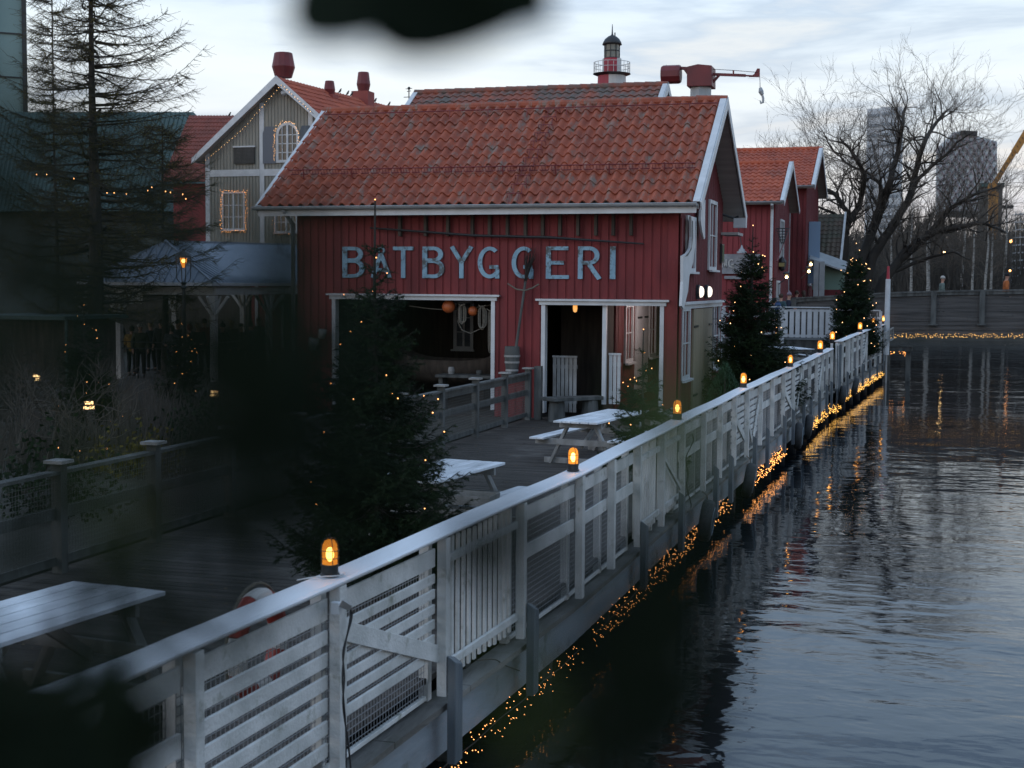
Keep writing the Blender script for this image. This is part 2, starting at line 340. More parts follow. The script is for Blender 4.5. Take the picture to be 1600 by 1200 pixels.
# ================================================ white pier fence
def rz_top(Y): return 1.15 if Y < 44.3 else 1.33+(Y-44.5)*.009
def fence_bay(kind, y0, y1, parent, zt, shift=0.0):
    """boards of one bay; returns panel. front face looks to +x (water)"""
    A = lambda y, z, o=0: (fx(y)+o+shift, y, zt+z)
    m = MB(); wire = MB()
    a, c = y0+.045, y1-.045
    def hb(z1, z0, o=0, t=.022): m.bar(A(a, (z1+z0)/2, o), A(c, (z1+z0)/2, o), t, z1-z0)
    def mesh(z1, z0, o=-.075):
        st = .05; r = .0022 if y0 < 24 else .003
        for k in range(int((z1-z0)/st)+1): wire.bar(A(a, z1-k*st, o), A(c, z1-k*st, o), 2*r, 2*r)
        for k in range(int((c-a)/st)+1): wire.bar(A(a+k*st, z1, o), A(a+k*st, z0, o), 2*r, 2*r, (0,1,0))
    if kind == 'E':
        hb(-.12, -.25); hb(-.47, -.60); hb(-1.255, -1.29, -.075, .035); mesh(-.25, -1.25)
    elif kind == 'B':
        hb(-.12, -.26)
        for k in range(6): hb(-.325-k*.145, -.415-k*.145)
        mesh(-.27, -1.17)
    elif kind in 'CVW':
        hb(-.12, -.26)
        for k in range(6): hb(-.315-k*.115, -.385-k*.115)
        hb(-1.255, -1.29, -.075, .035); mesh(-.27, -1.25)
        if kind == 'C': m.bar(A(a-.02, -.33, .026), A(c+.02, -.93, .026), .022, .13)
        else:
            mid = (a+c)/2; m.bar(A(a, -.32, .026), A(mid, -1.08, .026), .022, .10); m.bar(A(mid+.04, -1.06, .05), A(c, -.30, .05), .022, .10)
    elif kind in 'DP':
        hb(-.20, -.265, .03, .03); hb(-1.02, -1.085, .03, .03)
        n = max(4, int((c-a)/.118)); st = (c-a)/n
        for k in range(n):
            yy = a+st*(k+.5); m.box((fx(yy)+shift-.024, yy-.026, zt-1.19+rnd.uniform(-.01, .01)), (fx(yy)+shift-.002, yy+.026, zt-.09+rnd.uniform(-.012, .006)))
        if kind == 'P': m.bar(A(a+.05, -.35, .055), A(c-.05, -.95, .055), .03, .05)
    elif kind == 'G':                              # closed boarding bay of wide upright boards
        n = 5; st = (c-a)/n
        for k in range(n):
            yy = a+st*(k+.5); m.box((fx(yy)+shift-.024, yy-st*.42, zt-1.3), (fx(yy)+shift, yy+st*.42, zt-.05))
    p = m.build('panel', 'white', parent, bevel=.004 if y0 < 14 else 0)
    if wire.v: wire.build('wire_mesh', 'wire', p)
    return p
def fence_posts(ys, parent, deep=()):
    for y in ys:
        zt = rz_top(y); x = fx(y); w_ = .055 if y in deep else .045
        MB().box((x+.022, y-w_, -.13 if y in deep else -.10), (x+.022+.075, y+w_, zt-.045)).build('post', 'white', parent, bevel=.005 if y < 14 else 0)
        MB().box((x-.16, y+.06, -.18), (x-.085, y+.14, zt-.045)).build('inner_post', 'white', parent)
def fence_rail(y0, y1, parent, seams=()):
    cuts = [y0]+[s for s in seams if y0 < s < y1]+[y1]
    for a, c in zip(cuts, cuts[1:]):
        m = MB(); st = np.arange(a, c, .75).tolist()+[c]; c_ = c-.004
        st[-1] = c_
        prof = [(-.115, -.035), (.105, -.035), (.115, -.022), (.115, -.010), (.095, .002), (-.095, .002), (-.115, -.012)]
        vs = []; nP = len(prof)
        for y in st:
            for (u, v) in prof: vs.append((fx(y)+u-.01, y, rz_top(y)+v+.006*math.sin(y*1.3)))
        fs = [(i*nP+k, i*nP+(k+1)%nP, (i+1)*nP+(k+1)%nP, (i+1)*nP+k) for i in range(len(st)-1) for k in range(nP)]
        m.add(vs, fs+[tuple(range(nP))[::-1], tuple((len(st)-1)*nP+k for k in range(nP))]).build('top_rail', 'rail', parent)
LY = [8.1, 13.6, 19.4, 26.0, 33.4, 40.9]
P1 = [-2.5, -.8, 1.0, 2.8, 4.6, 6.4, 8.1, 9.9, 11.75, 13.6, 15.0, 16.4, 17.9, 19.4, 21.2, 22.8, 24.4, 26.0, 27.8, 29.6, 31.5, 33.4, 35.3, 37.2, 39.1, 40.9, 42.4, 44.0]
K1 = 'EEEEEBCDEEEDPEEECVEECWEEWEE'
f1 = wempty('white_railing', 'long white wooden railing of slat, picket and wire bays along the nearer pier', 'railing', (fx(13), 13, 0))
for a, c, k in zip(P1, P1[1:], K1): fence_bay(k, a, c, f1, 1.15)
fence_posts(P1, f1, LY); fence_rail(-2.6, 44.1, f1, [6.35, 13.45, 26, 33.4])
P2 = [44.4, 45.9, 47.4, 49.2, 51.0, 52.6, 54.4, 56.2, 58.0, 60.0, 62.0]
K2 = 'GEGEEVECCE'
f2 = wempty('white_railing', 'short raised end stretch of white railing between the handrail step and the pole', 'railing', (fx(52), 52, 0))
for a, c, k in zip(P2, P2[1:], K2): fence_bay(k, a, c, f2, rz_top(a))
fence_posts(P2, f2, (46.5, 52.6, 58.0)); fence_rail(45.2, 62.1, f2, [52.6, 58])
# upright screens where the rail steps up
m = MB()
for i in range(7):
    yy = 44.35+i*.16; m.box((fx(yy)+.06, yy, -.6), (fx(yy)+.09, yy+.13, 1.22))
m.build('wooden_screen', 'fender', label='blue grey upright board screen where the white railing steps up', cat='screen')

# fender planks on the pier's outer face
fy = [2.9, 6.3, 9.95, 11.85, 16.45, 19.0, 22.0, 23.6, 26.6, 28.4, 31.2, 32.9, 35.2, 37.0, 39.4, 41.6, 43.2, 47.0, 49.6, 52.4, 55.2, 58.2, 60.6]
where = ['below the bottom left corner of the slat bay', 'left of the first lantern post, half hidden by leaves', 'at the lower end of the diagonal brace', 'at the far end of the picket bay', 'right of the second lantern where the railing narrows',
         'just left of the nearest tyre']
proto = MB().add([(.0,-.085,-.62),(.07,-.085,-.62),(.07,.085,-.62),(.0,.085,-.62),(.0,-.085,.22),(.07,-.085,.17),(.07,.085,.12),(.0,.085,.17)],
                 [(0,3,2,1),(4,5,6,7),(0,1,5,4),(1,2,6,5),(2,3,7,6),(3,0,4,7)])
for i, y in enumerate(fy):
    if i == 0: o = first = proto.build('fender_plank', 'fender', bevel=.008)
    else: o = first.copy(); col.objects.link(o)
    o.location = (fx(y)+.10, y, 0 if y < 44 else .08)
    lab = 'blue grey fender plank '+where[i] if i < len(where) else 'slim blue grey fender plank among the many on the farther pier face'
    tag(o, lab, 'fender plank', 'fender planks along the pier')
# tyres hung over the edge
ty = [(20.6, 0, .0, 'nearest tyre fender, tilted, on the pier edge below the picket bays'), (25.2, .06, .05, 'black tyre fender with pale rim hanging alone mid-pier'), (33.2, -.05, .0, 'left tyre of the close pair hanging from the pier'),
      (35.4, .04, .08, 'right tyre of the close pair hanging from the pier'), (44.6, 0, .1, 'dark tyre fender right under the upright board screen'), (48.6, .1, .0, 'farthest tyre fender near the end of the pier, mostly black')]
def make_tyre():
    t = empty('tyre_fender', 'x', 'tyre')
    m = MB(); ring = []
    nseg, R0, wd = 28, .335, .11
    prof = [(-.10, -.085), (-.02, -.115), (.07, -.11), (.115, -.07), (.125, 0), (.115, .07), (.07, .11), (-.02, .115), (-.10, .085), (-.075, .06), (.05, .07), (.07, 0), (.05, -.07), (-.075, -.06)]
    vs = []; n = len(prof)
    for i in range(nseg):
        a = 2*math.pi*i/nseg
        for r, x in prof:
            rr = R0+r+(.006 if i % 2 and r > .1 else 0)
            vs.append((x, rr*math.cos(a), rr*math.sin(a)))
    m.add(vs, [(i*n+k, ((i+1)%nseg)*n+k, ((i+1)%nseg)*n+(k+1)%n, i*n+(k+1)%n) for i in range(nseg) for k in range(n)]).build('tyre', 'black', t, smooth=True)
    m = MB(); m.tube([(.118, .30*math.cos(2*math.pi*i/28), .30*math.sin(2*math.pi*i/28)) for i in range(28)], .016, 6, closed=True).build('rim', 'bluerim', t, smooth=True)
    MB().tube([(0, .03, .33), (-.06, .03, .55), (-.16, .02, .62)], .012, 6).build('rope', 'rope', t)
    return t
tp = make_tyre()
for i, (y, rx, rz, lab) in enumerate(ty):
    o = tp if i == 0 else ctree(tp)
    o.scale = (.8, .68, .68); o.location = (fx(y)+.22, y, -.45 if y < 44 else -.33); o.rotation_euler = (0, .12+rx, rz+.05); o['label'] = lab; o['group'] = 'tyre fenders hung along the pier'
# ================================================ generic building pieces
def frame(o, u):                                   # local frame: +x along wall (u), +y into the wall, +z up
    u = Vector(u).normalized(); z = Vector((0,0,1)); n = z.cross(u)   # n points away from the viewer side
    return Matrix(((u.x, n.x, 0, o[0]), (u.y, n.y, 0, o[1]), (u.z, n.z, 1, o[2]), (0,0,0,1)))
def cuts(a, b, top, bot, holes):
    """vertical strip a..b -> z intervals outside holes; holes (u0,u1,z0,z1)"""
    iv = [(bot, top)]
    for h in holes:
        if h[0] < b-1e-4 and h[1] > a+1e-4:
            nv = []
            for p, q in iv:
                if h[2] > p: nv.append((p, min(q, h[2])))
                if h[3] < q: nv.append((max(p, h[3]), q))
            iv = [(p, q) for p, q in nv if q-p > .005]
    return iv
def siding(fr, u0, u1, bot, top, holes, name, m, parent, board=.145, gap=.05, proud=.022, thick=.08, backm=None):
    """boards standing proud of a backing wall; top: number or function of u"""
    tp = top if callable(top) else (lambda u: top)
    edges = sorted({u0, u1, *[h[0] for h in holes], *[h[1] for h in holes]}); edges = [e for e in edges if u0 <= e <= u1]
    if callable(top): edges = sorted(set(edges+list(np.linspace(u0, u1, 25))))
    bk = MB(fr)
    for a, b in zip(edges, edges[1:]):
        for p, q in cuts(a, b, 99, bot, holes):
            za, zb = (min(q, tp(a)), min(q, tp(b)))
            if za-p < .01 and zb-p < .01: continue
            bk.prism([(a,0,p),(b,0,p),(b,0,zb),(a,0,za)], (0,thick,0))
    wall = bk.build(name, backm or m, parent)
    bd = MB(fr); u = u0
    while u < u1-.02:
        v = min(u+board, u1); es = sorted({u, v, *[h[k] for h in holes for k in (0,1) if u < h[k] < v]})
        for a, b in zip(es, es[1:]):
            for p, q in cuts(a, b, 99, bot, holes):
                q = min(q, tp((a+b)/2)-.01)
                if q-p > .02: bd.box((a, -proud+rnd.uniform(-.003,.002), p), (b, -.001, q))
        u += board+gap
    bd.build('boards', m, wall)
    return wall
def window(fr, u0, u1, z0, z1, parent, nx=2, nz=3, fm='whitetrim', glass='glassdark', fw=.09, sill=True, mw=.03, mull=True, depth=.05, arch=False, name='window'):
    m = MB(fr); y = -depth
    m.box((u0-fw, y, z0-fw), (u0, .0, z1+fw)); m.box((u1, y, z0-fw), (u1+fw, .0, z1+fw))
    m.box((u0, y, z1), (u1, .0, z1+fw)); m.box((u0, y, z0-fw), (u1, .0, z0))
    W_ = u1-u0; H_ = z1-z0
    for i in range(1, nx):
        x = u0+W_*i/nx; w_ = mw*(1.6 if mull and nx % 2 == 0 and i == nx//2 else .7)/2
        m.box((x-w_, -.030, z0), (x+w_, .004, z1))
    for j in range(1, nz):
        z = z0+H_*j/nz; m.box((u0, -.026, z-mw*.4), (u1, .003, z+mw*.4))
    f = m.build(name, fm, parent)
    MB(fr).box((u0, .006, z0), (u1, .016, z1)).build('pane', glass, f)
    if sill: MB(fr).box((u0-fw-.05, -.13, z0-fw-.04), (u1+fw+.05, -depth-.002, z0-fw+.01)).build('sill', fm, f)
    return f
def tile_roof(e0, e1, r0, r1, parent, m, cw=.27, cl=.365, amp=.028, nu=8, name='roof_tiles', seed=1, lip=.022):
    """e0,e1 eave ends, r0 ridge end above e0. S-tiles as real relief"""
    e0, e1, r0, r1 = map(Vector, (e0, e1, r0, r1)); rr = random.Random(seed)
    Lu = (e1-e0).length; Lv = (r0-e0).length
    nc = max(1, round(Lu/cw)); nr = max(1, round(Lv/cl)); un = (e1-e0).normalized(); vn = (r0-e0).normalized(); nn = un.cross(vn).normalized()
    if nn.z < 0: nn = -nn
    vs = []; fs = []; cols = nc*nu+1
    offs = [[rr.gauss(0, .006) for _ in range(nc+1)] for _ in range(nr+1)]
    for j in range(nr):
        for e in (0, 1):
            v = (j+e)/nr if e == 0 else (j+1.06)/nr
            v = min(v, 1)
            for i in range(cols):
                u = i/(cols-1); ph = (i % nu)/nu
                c = i//nu
                s_ = math.sin(2*math.pi*ph); hgt = amp*(s_ if s_ > 0 else s_*.95)+amp
                p = (e0.lerp(e1, u)).lerp(r0.lerp(r1, u), v)
                lift = 1.6*lip*(1-e)+.004+offs[j][min(c, nc)]*(1-e)
                dv = -.012*offs[j][min(c, nc)]/.006*(1-e)
                vs.append(p+nn*(hgt+lift)+vn*dv)
        # front edge drop
        b = j*3*cols
        for i in range(cols): vs.append(vs[b+i]-nn*.028)
        for i in range(cols-1):
            fs.append((b+i, b+i+1, b+cols+i+1, b+cols+i)); fs.append((b+2*cols+i, b+2*cols+i+1, b+i+1, b+i))
    mb = MB(); mb.add(vs, fs)
    o = mb.build(name, m, parent)
    return o
def ridge_tiles(a, b, parent, m, r=.115, ln=.36, name='ridge_tiles'):
    a = Vector(a); b = Vector(b); n = max(1, round((b-a).length/ln)); mb = MB(); d = (b-a)/n
    for i in range(n):
        p = a+d*i; q = p+d*1.08; dz = rnd.uniform(-.006, .006)
        mb.tube([p+Vector((0,0,dz)), q+Vector((0,0,dz))], [r*1.06, r*.9], 10)
    return mb.build(name, m, parent)
def gable_roof(x0, x1, yf, yr, yb, ze, zr, parent, tm, seed=1, cw=.27, cl=.365, barge='whitetrim', east=True, west=True, slab='soffit', nu=8, zb=None, amp=.028, bw=.2):
    """ridge along x; front eave yf, ridge yr, back eave yb"""
    zb = zb if zb is not None else ze
    t = .09
    m = MB()
    for (ya, za, yc, zc) in ((yf, ze, yr, zr), (yb, zb, yr, zr)):
        m.prism([(x0+.03, ya, za-.02), (x1-.03, ya, za-.02), (x1-.03, yc, zc-.02), (x0+.03, yc, zc-.02)], (0, 0, -t))
    roof = m.build('roof', slab, parent)
    tile_roof((x0+.05, yf-.03, ze-.02), (x1-.05, yf-.03, ze-.02), (x0+.05, yr, zr), (x1-.05, yr, zr), roof, tm, cw, cl, seed=seed, nu=nu, amp=amp)
    tile_roof((x1-.05, yb+.03, zb-.02), (x0+.05, yb+.03, zb-.02), (x1-.05, yr, zr), (x0+.05, yr, zr), roof, tm, cw, cl, seed=seed+5, nu=nu, amp=amp)
    ridge_tiles((x0+.02, yr, zr+.045), (x1-.02, yr, zr+.045), roof, tm)
    for x, on, sgn in ((x0, west, -1), (x1, east, 1)):
        if not on: continue
        b = MB()
        for (ya, za) in ((yf, ze), (yb, zb)):
            a = Vector((x, ya, za)); c = Vector((x, yr, zr)); dd = (c-a); nrm = Vector((0, -dd.z, dd.y)).normalized()
            if nrm.z < 0: nrm = -nrm
            lo = a+nrm*.07-dd.normalized()*.05; hi = c+Vector((0,0,.10))
            b.prism([lo, hi, c+Vector((0,0,.10-bw*1.35)), a-nrm*(bw-.07)-dd.normalized()*.05], (sgn*.03, 0, 0))
            # cover board lying on top of the verge
            k = [lo+nrm*.004, hi+Vector((0,0,.004)), hi+nrm*.022+Vector((0,0,.004)), lo+nrm*.026]
            b.prism(k, (-sgn*.15, 0, 0))
        b.build('bargeboard', barge, roof)
    return roof
def gutter(x0, x1, y, z, parent, m='gutter', r=.065):
    g_ = MB(); vs = []; n = 9
    for x in (x0, x1):
        for k in range(n):
            t = math.pi*k/(n-1); vs.append((x, y+r*math.cos(t), z-r*math.sin(t)))
        for k in range(n):
            t = math.pi*(n-1-k)/(n-1); vs.append((x, y+(r-.008)*math.cos(t), z-(r-.008)*math.sin(t)))
    q = 2*n
    g_.add(vs, [(k, (k+1)%q, (k+1)%q+q, k+q) for k in range(q)]+[tuple(range(q))[::-1], tuple(range(q, 2*q))])
    g_.tube([(x0, y-r+.004, z+.005), (x1, y-r+.004, z+.005)], .013, 6)
    return g_.build('gutter', m, parent)

# ================================================ boathouse
BX0, BX1, BY0, BY1, RY = -14.45, -5.3, 30.76, 37.2, 34.05
EZ, RZ, EY, EYB = 4.78, 7.42, 30.26, 38.0
bh = wempty('boathouse', 'red wooden boathouse with big pale blue lettering under its mossy tiled roof', 'boathouse', ((BX0+BX1)/2, BY0, 0))
fs_ = frame((0, BY0, 0), (1, 0, 0))
holes = [(-13.55, -9.52, 0, 2.74), (-8.42, -5.62, 0, 2.66)]
sw = siding(fs_, BX0, BX1, 0.0, 4.72, holes, 'front_wall', 'red', bh)
def ztop(y): # underside of roof over gable
    return (EZ+(y-EY)*(RZ-EZ)/(RY-EY) if y < RY else RZ+(y-RY)*(4.85-RZ)/(EYB-RY))-.16
fe = frame((BX1, 0, 0), (0, 1, 0))                 # east gable: u = y, viewer on +x
fe = Matrix(((0,-1,0,BX1),(1,0,0,0),(0,0,1,0),(0,0,0,1)))
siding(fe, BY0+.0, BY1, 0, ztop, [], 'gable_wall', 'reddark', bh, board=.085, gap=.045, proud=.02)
fw_ = Matrix(((0,1,0,BX0),(1,0,0,0),(0,0,1,0),(0,0,0,1)))
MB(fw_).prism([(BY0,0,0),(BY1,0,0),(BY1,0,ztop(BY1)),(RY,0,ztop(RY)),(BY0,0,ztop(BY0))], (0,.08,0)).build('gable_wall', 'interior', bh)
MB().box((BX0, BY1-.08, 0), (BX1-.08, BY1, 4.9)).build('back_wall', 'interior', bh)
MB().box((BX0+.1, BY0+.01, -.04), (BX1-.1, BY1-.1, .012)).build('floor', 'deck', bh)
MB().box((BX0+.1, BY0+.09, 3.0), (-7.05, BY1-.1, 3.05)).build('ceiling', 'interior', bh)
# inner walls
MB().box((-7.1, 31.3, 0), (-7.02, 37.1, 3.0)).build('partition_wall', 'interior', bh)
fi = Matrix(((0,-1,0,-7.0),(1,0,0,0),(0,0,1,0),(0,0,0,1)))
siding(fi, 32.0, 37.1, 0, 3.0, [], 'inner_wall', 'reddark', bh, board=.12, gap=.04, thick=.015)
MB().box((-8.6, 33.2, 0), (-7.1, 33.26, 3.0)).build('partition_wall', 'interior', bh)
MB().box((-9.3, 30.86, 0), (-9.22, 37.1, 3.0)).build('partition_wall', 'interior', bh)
roof = gable_roof(-15.25, -4.78, EY, RY, EYB, EZ, RZ, bh, 'tile', seed=3, zb=4.85, nu=10, amp=.052, cw=.26, cl=.44)
MB().box((-5.29, 36.9, 4.35), (-4.84, 37.95, 4.42)).build('eave_soffit', 'soffit', bh)
gutter(-15.3, -4.83, EY-.14, EZ+.0, bh)
MB().box((-15.2, EY-.06, EZ-.2), (-4.86, EY-.035, EZ-.02)).build('fascia', 'whitetrim', bh)
MB().box((-15.15, EY-.03, EZ-.17), (-5.3, BY0-.03, EZ-.14)).build('eave_soffit', 'soffit', bh)
MB().tube([(-14.52, EY-.14, EZ-.06), (-14.52, BY0-.1, EZ-.38), (-14.52, BY0-.1, .1)], .05, 10).build('downpipe', 'gutter', bh, smooth=True)
# corner boards and post
MB().box((BX1-.25, BY0-.05, 0), (BX1-.02, BY0-.028, 4.6)).build('corner_board', 'red', bh)
MB().box((BX1+.024, BY0-.03, 0), (BX1+.05, BY0+.14, 4.5)).build('corner_board', 'reddark', bh)
# door and window-opening trim
def trim(x0, x1, zt, zl, foot):
    m = MB(); m.box((x0-.12, BY0-.13, zt), (x1+.12, BY0-.025, zt+.045)); m.box((x0-.05, BY0-.075, zt-.09), (x1+.05, BY0-.024, zt-.002)); m.build('lintel', 'whitetrim', bh)
    for x, s in ((x0, 1), (x1, -1)):
        MB().box((x, BY0-.05, foot), (x+s*.09, BY0+.16, zt-.092)).build('jamb', 'whitetrim', bh)
trim(-13.55, -9.52, 2.74, 0, .15); trim(-8.42, -5.62, 2.66, 0, .12)
MB().box((-7.02, BY0+.02, .35), (-6.93, BY0+.12, 2.66)).build('middle_post', 'whitetrim', bh)
# lettering, each letter a part of the sign
sg = wempty('lettering', 'pale blue weathered wooden letters reading BÅTBYGGERI on the red boathouse front', 'lettering', (-10, BY0, 3.5))
def arc(cx, cz, rx, rz, a0, a1, n=14): return [(cx+rx*math.cos(R(a0+(a1-a0)*i/n)), cz+rz*math.sin(R(a0+(a1-a0)*i/n))) for i in range(n+1)]
def stroke(m, pts, t, closed=False):
    P = [Vector((p[0], 0, p[1])) for p in pts]; n = len(P); L_, R_ = [], []
    for i, p in enumerate(P):
        a = P[(i-1) % n] if (closed or i) else p; b = P[(i+1) % n] if (closed or i < n-1) else p
        d1 = (p-a).normalized() if (p-a).length > 1e-6 else (b-p).normalized(); d2 = (b-p).normalized() if (b-p).length > 1e-6 else d1
        tn = (d1+d2).normalized(); k = 1/max(.5, tn.dot(d1)); nn = Vector((-tn.z, 0, tn.x))*t/2*k; L_.append(p+nn); R_.append(p-nn)
    vs = []; fs = []; q = len(L_)
    for a, b in zip(L_, R_): vs += [a, b, a+Vector((0,.03,0)), b+Vector((0,.03,0))]
    for i in range(q if closed else q-1):
        j = (i+1) % q; A, B = 4*i, 4*j
        fs += [(A, A+1, B+1, B), (A+2, B+2, B+3, A+3), (A, B, B+2, A+2), (A+1, A+3, B+3, B+1)]
    if not closed: fs += [(0,2,3,1), (4*q-4, 4*q-3, 4*q-1, 4*q-2)]
    m.add(vs, fs)
t = .115
def glyph(c):
    h = t/2; x1 = .48
    if c == 'B': return [[(h,0),(h,1)], [(h+.001,1-h),(.28,1-h)]+arc(.28,.755,.165,.1875,90,-90,12)+[(h+.001,.5675)], [(h,h),(.28,h)]+arc(.28,.30,.20,.2425,-90,90,12)[1:-1]+[(.28,.5415),(h+.001,.5415)]]
    if c == 'A': return [[(.04,0),(.275,.78)], [(.275,.78),(.52,0)], [(.12,.25),(.44,.25)]]
    if c == 'T': return [[(0,1-h),(.56,1-h)], [(.28,0),(.28,1-h*2)]]
    if c == 'Y': return [[(.03,1),(.29,.50)], [(.55,1),(.29,.50)], [(.29,0),(.29,.53)]]
    if c == 'G': return [arc(.33,.5,.265,.44,52,325,22)+[], [(.32,.36),(.56,.36)], [(.53,.30),(.53,.0)]]
    if c == 'E': return [[(h,0),(h,1)], [(t,1-h),(.52,1-h)], [(t,.5),(.42,.5)], [(t,h),(.54,h)]]
    if c == 'R': return [[(h,0),(h,1)], [(h+.001,1-h),(.28,1-h)]+arc(.28,.72,.18,.2225,90,-90,12)+[(h+.001,.4975)], [(.24,.50),(.52,0)]]
    if c == 'I': return [[(h,0),(h,1)]]
LH = .725; LB = 3.155
lpx = [(535, 'B', .50), (580, 'Å', .56), (614, 'T', .56), (660, 'B', .50), (704, 'Y', .58), (746, 'G', .60), (799, 'G', .60), (853, 'E', .54), (903, 'R', .54), (953, 'I', .12)]
lend = {0: 567, 1: 611, 2: 646, 3: 692, 4: 738, 5: 781, 6: 834, 7: 889, 8: 938, 9: 962}
for i, (px, ch, gw) in enumerate(lpx):
    x0 = aY(px, 420, BY0-.05).x; x1 = aY(lend[i], 420, BY0-.05).x; k = (x1-x0)/gw
    m = MB(Matrix.Translation((x0, BY0-.058, LB)) @ Matrix.Diagonal((k, 1, LH, 1)))
    for s_ in glyph('A' if ch == 'Å' else ch):
        o = rnd.uniform(0, .003); m2 = MB(); stroke(m2, [(a, b) for a, b in s_], t); m.add([(v[0], v[1]-o*1, v[2]) for v in m2.v], m2.f)
    if ch == 'Å': m2 = MB(); stroke(m2, arc(.28, .875, .085, .085, 0, 345, 20), .06, True); m.add([(v[0], v[1]-.004, v[2]) for v in m2.v], m2.f)
    m.build('letter', 'letter', sg)
# pole rack under the eave
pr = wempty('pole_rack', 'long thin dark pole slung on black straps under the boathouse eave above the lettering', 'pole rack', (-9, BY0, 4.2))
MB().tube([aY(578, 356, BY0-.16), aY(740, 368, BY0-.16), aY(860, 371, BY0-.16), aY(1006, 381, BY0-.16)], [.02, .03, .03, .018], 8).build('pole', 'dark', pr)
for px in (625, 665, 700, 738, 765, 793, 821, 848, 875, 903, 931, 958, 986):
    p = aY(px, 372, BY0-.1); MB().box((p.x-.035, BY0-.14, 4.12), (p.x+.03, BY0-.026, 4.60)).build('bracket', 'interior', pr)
# snow guard, ridge wire and roof steps
def rp(x, s, o=0):                                  # point on the front slope, s 0 eave .. 1 ridge
    n = Vector((0, -(RZ-EZ), RY-EY)).normalized(); return Vector((x, EY+(RY-EY)*s, EZ+(RZ-EZ)*s))+n*(.07+o)
sgd = MB(); s0 = .285
for o in (.05, .17): sgd.tube([rp(-14.9, s0, o), rp(-5.05, s0, o)], .013, 6)
x = -14.8
while x < -5.1: sgd.tube([rp(x, s0, .05), rp(x, s0, .17)], .006, 4); x += .075
x = -14.5
while x < -5.1: sgd.bar(rp(x, s0-.02, -.02), rp(x, s0, .2), .03, .012); x += 1.25
sgd.build('snow_guard', 'maroon', roof)
sgd = MB(); sgd.tube([rp(-15.0, .90, .14), rp(-4.9, .90, .14)], .014, 6)
for i in range(10): sgd.bar(rp(-14.6+i, .87, .0), rp(-14.6+i, .90, .15), .02, .01)
sgd.build('ridge_wire', 'maroon', roof)
for i in range(11):
    s = .04+i*.085; xx = -8.95+i*.0+.0
    st = MB(); st.tube([rp(xx-.18, s, .02), rp(xx-.18, s, .13), rp(xx+.18, s, .13), rp(xx+.18, s, .02)], .011, 5); st.tube([rp(xx-.1, s, .13), rp(xx-.1, s-.05, .01)], .009, 4); st.tube([rp(xx+.1, s, .13), rp(xx+.1, s-.05, .01)], .009, 4)
    st.build('roof_step', 'maroon', roof)
# gable windows, double door, lamps (u=y on the east wall)
for (a, c, z0, z1) in ((31.02, 31.9, 1.0, 2.45), (35.7, 36.6, 1.0, 2.5), (31.45, 32.5, 3.42, 4.5), (34.75, 35.8, 3.5, 5.05)):
    window(fe @ Matrix.Translation((0, -.022, 0)), a, c, z0, z1, bh, nx=2, nz=2 if z1 < 3 else 2, glass='glasspale')
fe2 = fe @ Matrix.Translation((0, -.022, 0))
m = MB(fe2); m.box((30.85, -.12, 2.60), (37.1, 0, 2.66)); m.box((30.95, -.06, 2.5), (36.95, -.001, 2.598)); m.build('lintel', 'whitetrim', bh)
for a, c in ((32.42, 33.85), (33.87, 35.3)):
    dd = MB(fe2).box((a, -.05, .1), (c, -.002, 2.48)).build('door', 'beige', bh)
    k = MB(fe2)
    for z in (.45, 2.05): k.box((a+.02 if a < 33 else c-.6, -.07, z), (a+.6 if a < 33 else c-.02, -.052, z+.05))
    k.build('hinge', 'dark', dd)
for y, lab in ((33.05, 'left one of two round glowing bulkhead lamps over the beige double door'), (34.35, 'right one of two round glowing bulkhead lamps over the beige double door')):
    lp = wempty('wall_lamp', lab, 'wall lamp', (BX1+.05, y, 2.9), group='round lamps over the beige door')
    Q = Matrix.Rotation(R(90), 3, 'Y')
    MB().lathe([(.17, 0), (.17, .07), (.14, .09)], (BX1+.02, y, 2.88), 18, Q).build('housing', 'dark', lp)
    MB().lathe([(.135, .09), (.12, .14), (.07, .17), (.01, .18)], (BX1+.02, y, 2.88), 18, Q).build('lens', 'opal', lp, smooth=True)
# carved white corner bracket and blade
p = lambda px, py: aX(px, py, BX1+.12)
wb = wempty('carved_board', 'big white curved jaw-shaped board on the boathouse corner beside the upper window', 'carved board', tuple(p(1070, 400)))
MB().prism([p(1076,338),p(1082,345),p(1082,385),p(1079,410),p(1073,432),p(1071,455),p(1064,483),p(1061,478),p(1063,440),p(1063,400),p(1070,396),p(1075,388),p(1077,370)], (.06,0,0)).build('board', 'whitetrim', wb)
MB().prism([p(1077,344),p(1078.5,346),p(1078.5,372),p(1076,390),p(1070,400),p(1066,401),p(1072,394),p(1076,386),p(1077.3,368)], (.065,0,0)).build('worn_edge', 'oldwood', wb)
MB().prism([p(1099,312),p(1092,330),p(1091.5,345),p(1094,362),p(1097,374),p(1098.5,372),p(1098.5,340)], (.05,0,0)).build('pointed_board', 'whitetrim', label='pale pointed wooden blade hanging under the gable bargeboard between the upper windows', cat='blade')
sgn = wempty('wall_sign', 'small framed yellow green notice beside the far upper gable window', 'sign', tuple(p(1121, 385)))
MB().box((BX1+.03, 36.75, 3.62), (BX1+.08, 37.15, 4.12)).build('frame', 'dark', sgn)
MB().box((BX1+.082, 36.79, 3.66), (BX1+.088, 37.11, 4.08)).build('face', mat('sign_green', (.10,.12,.04), .7, (.05,.07,.03), 14), sgn)
fl = wempty('floodlight', 'white bracketed floodlight high on the boathouse gable below the soffit', 'floodlight', (BX1, 37.25, 4.9))
MB().tube([(BX1, 37.1, 4.9), (BX1+.3, 37.3, 4.8), (BX1+.42, 37.3, 4.85)], .03, 8).build('arm', 'dark', fl)
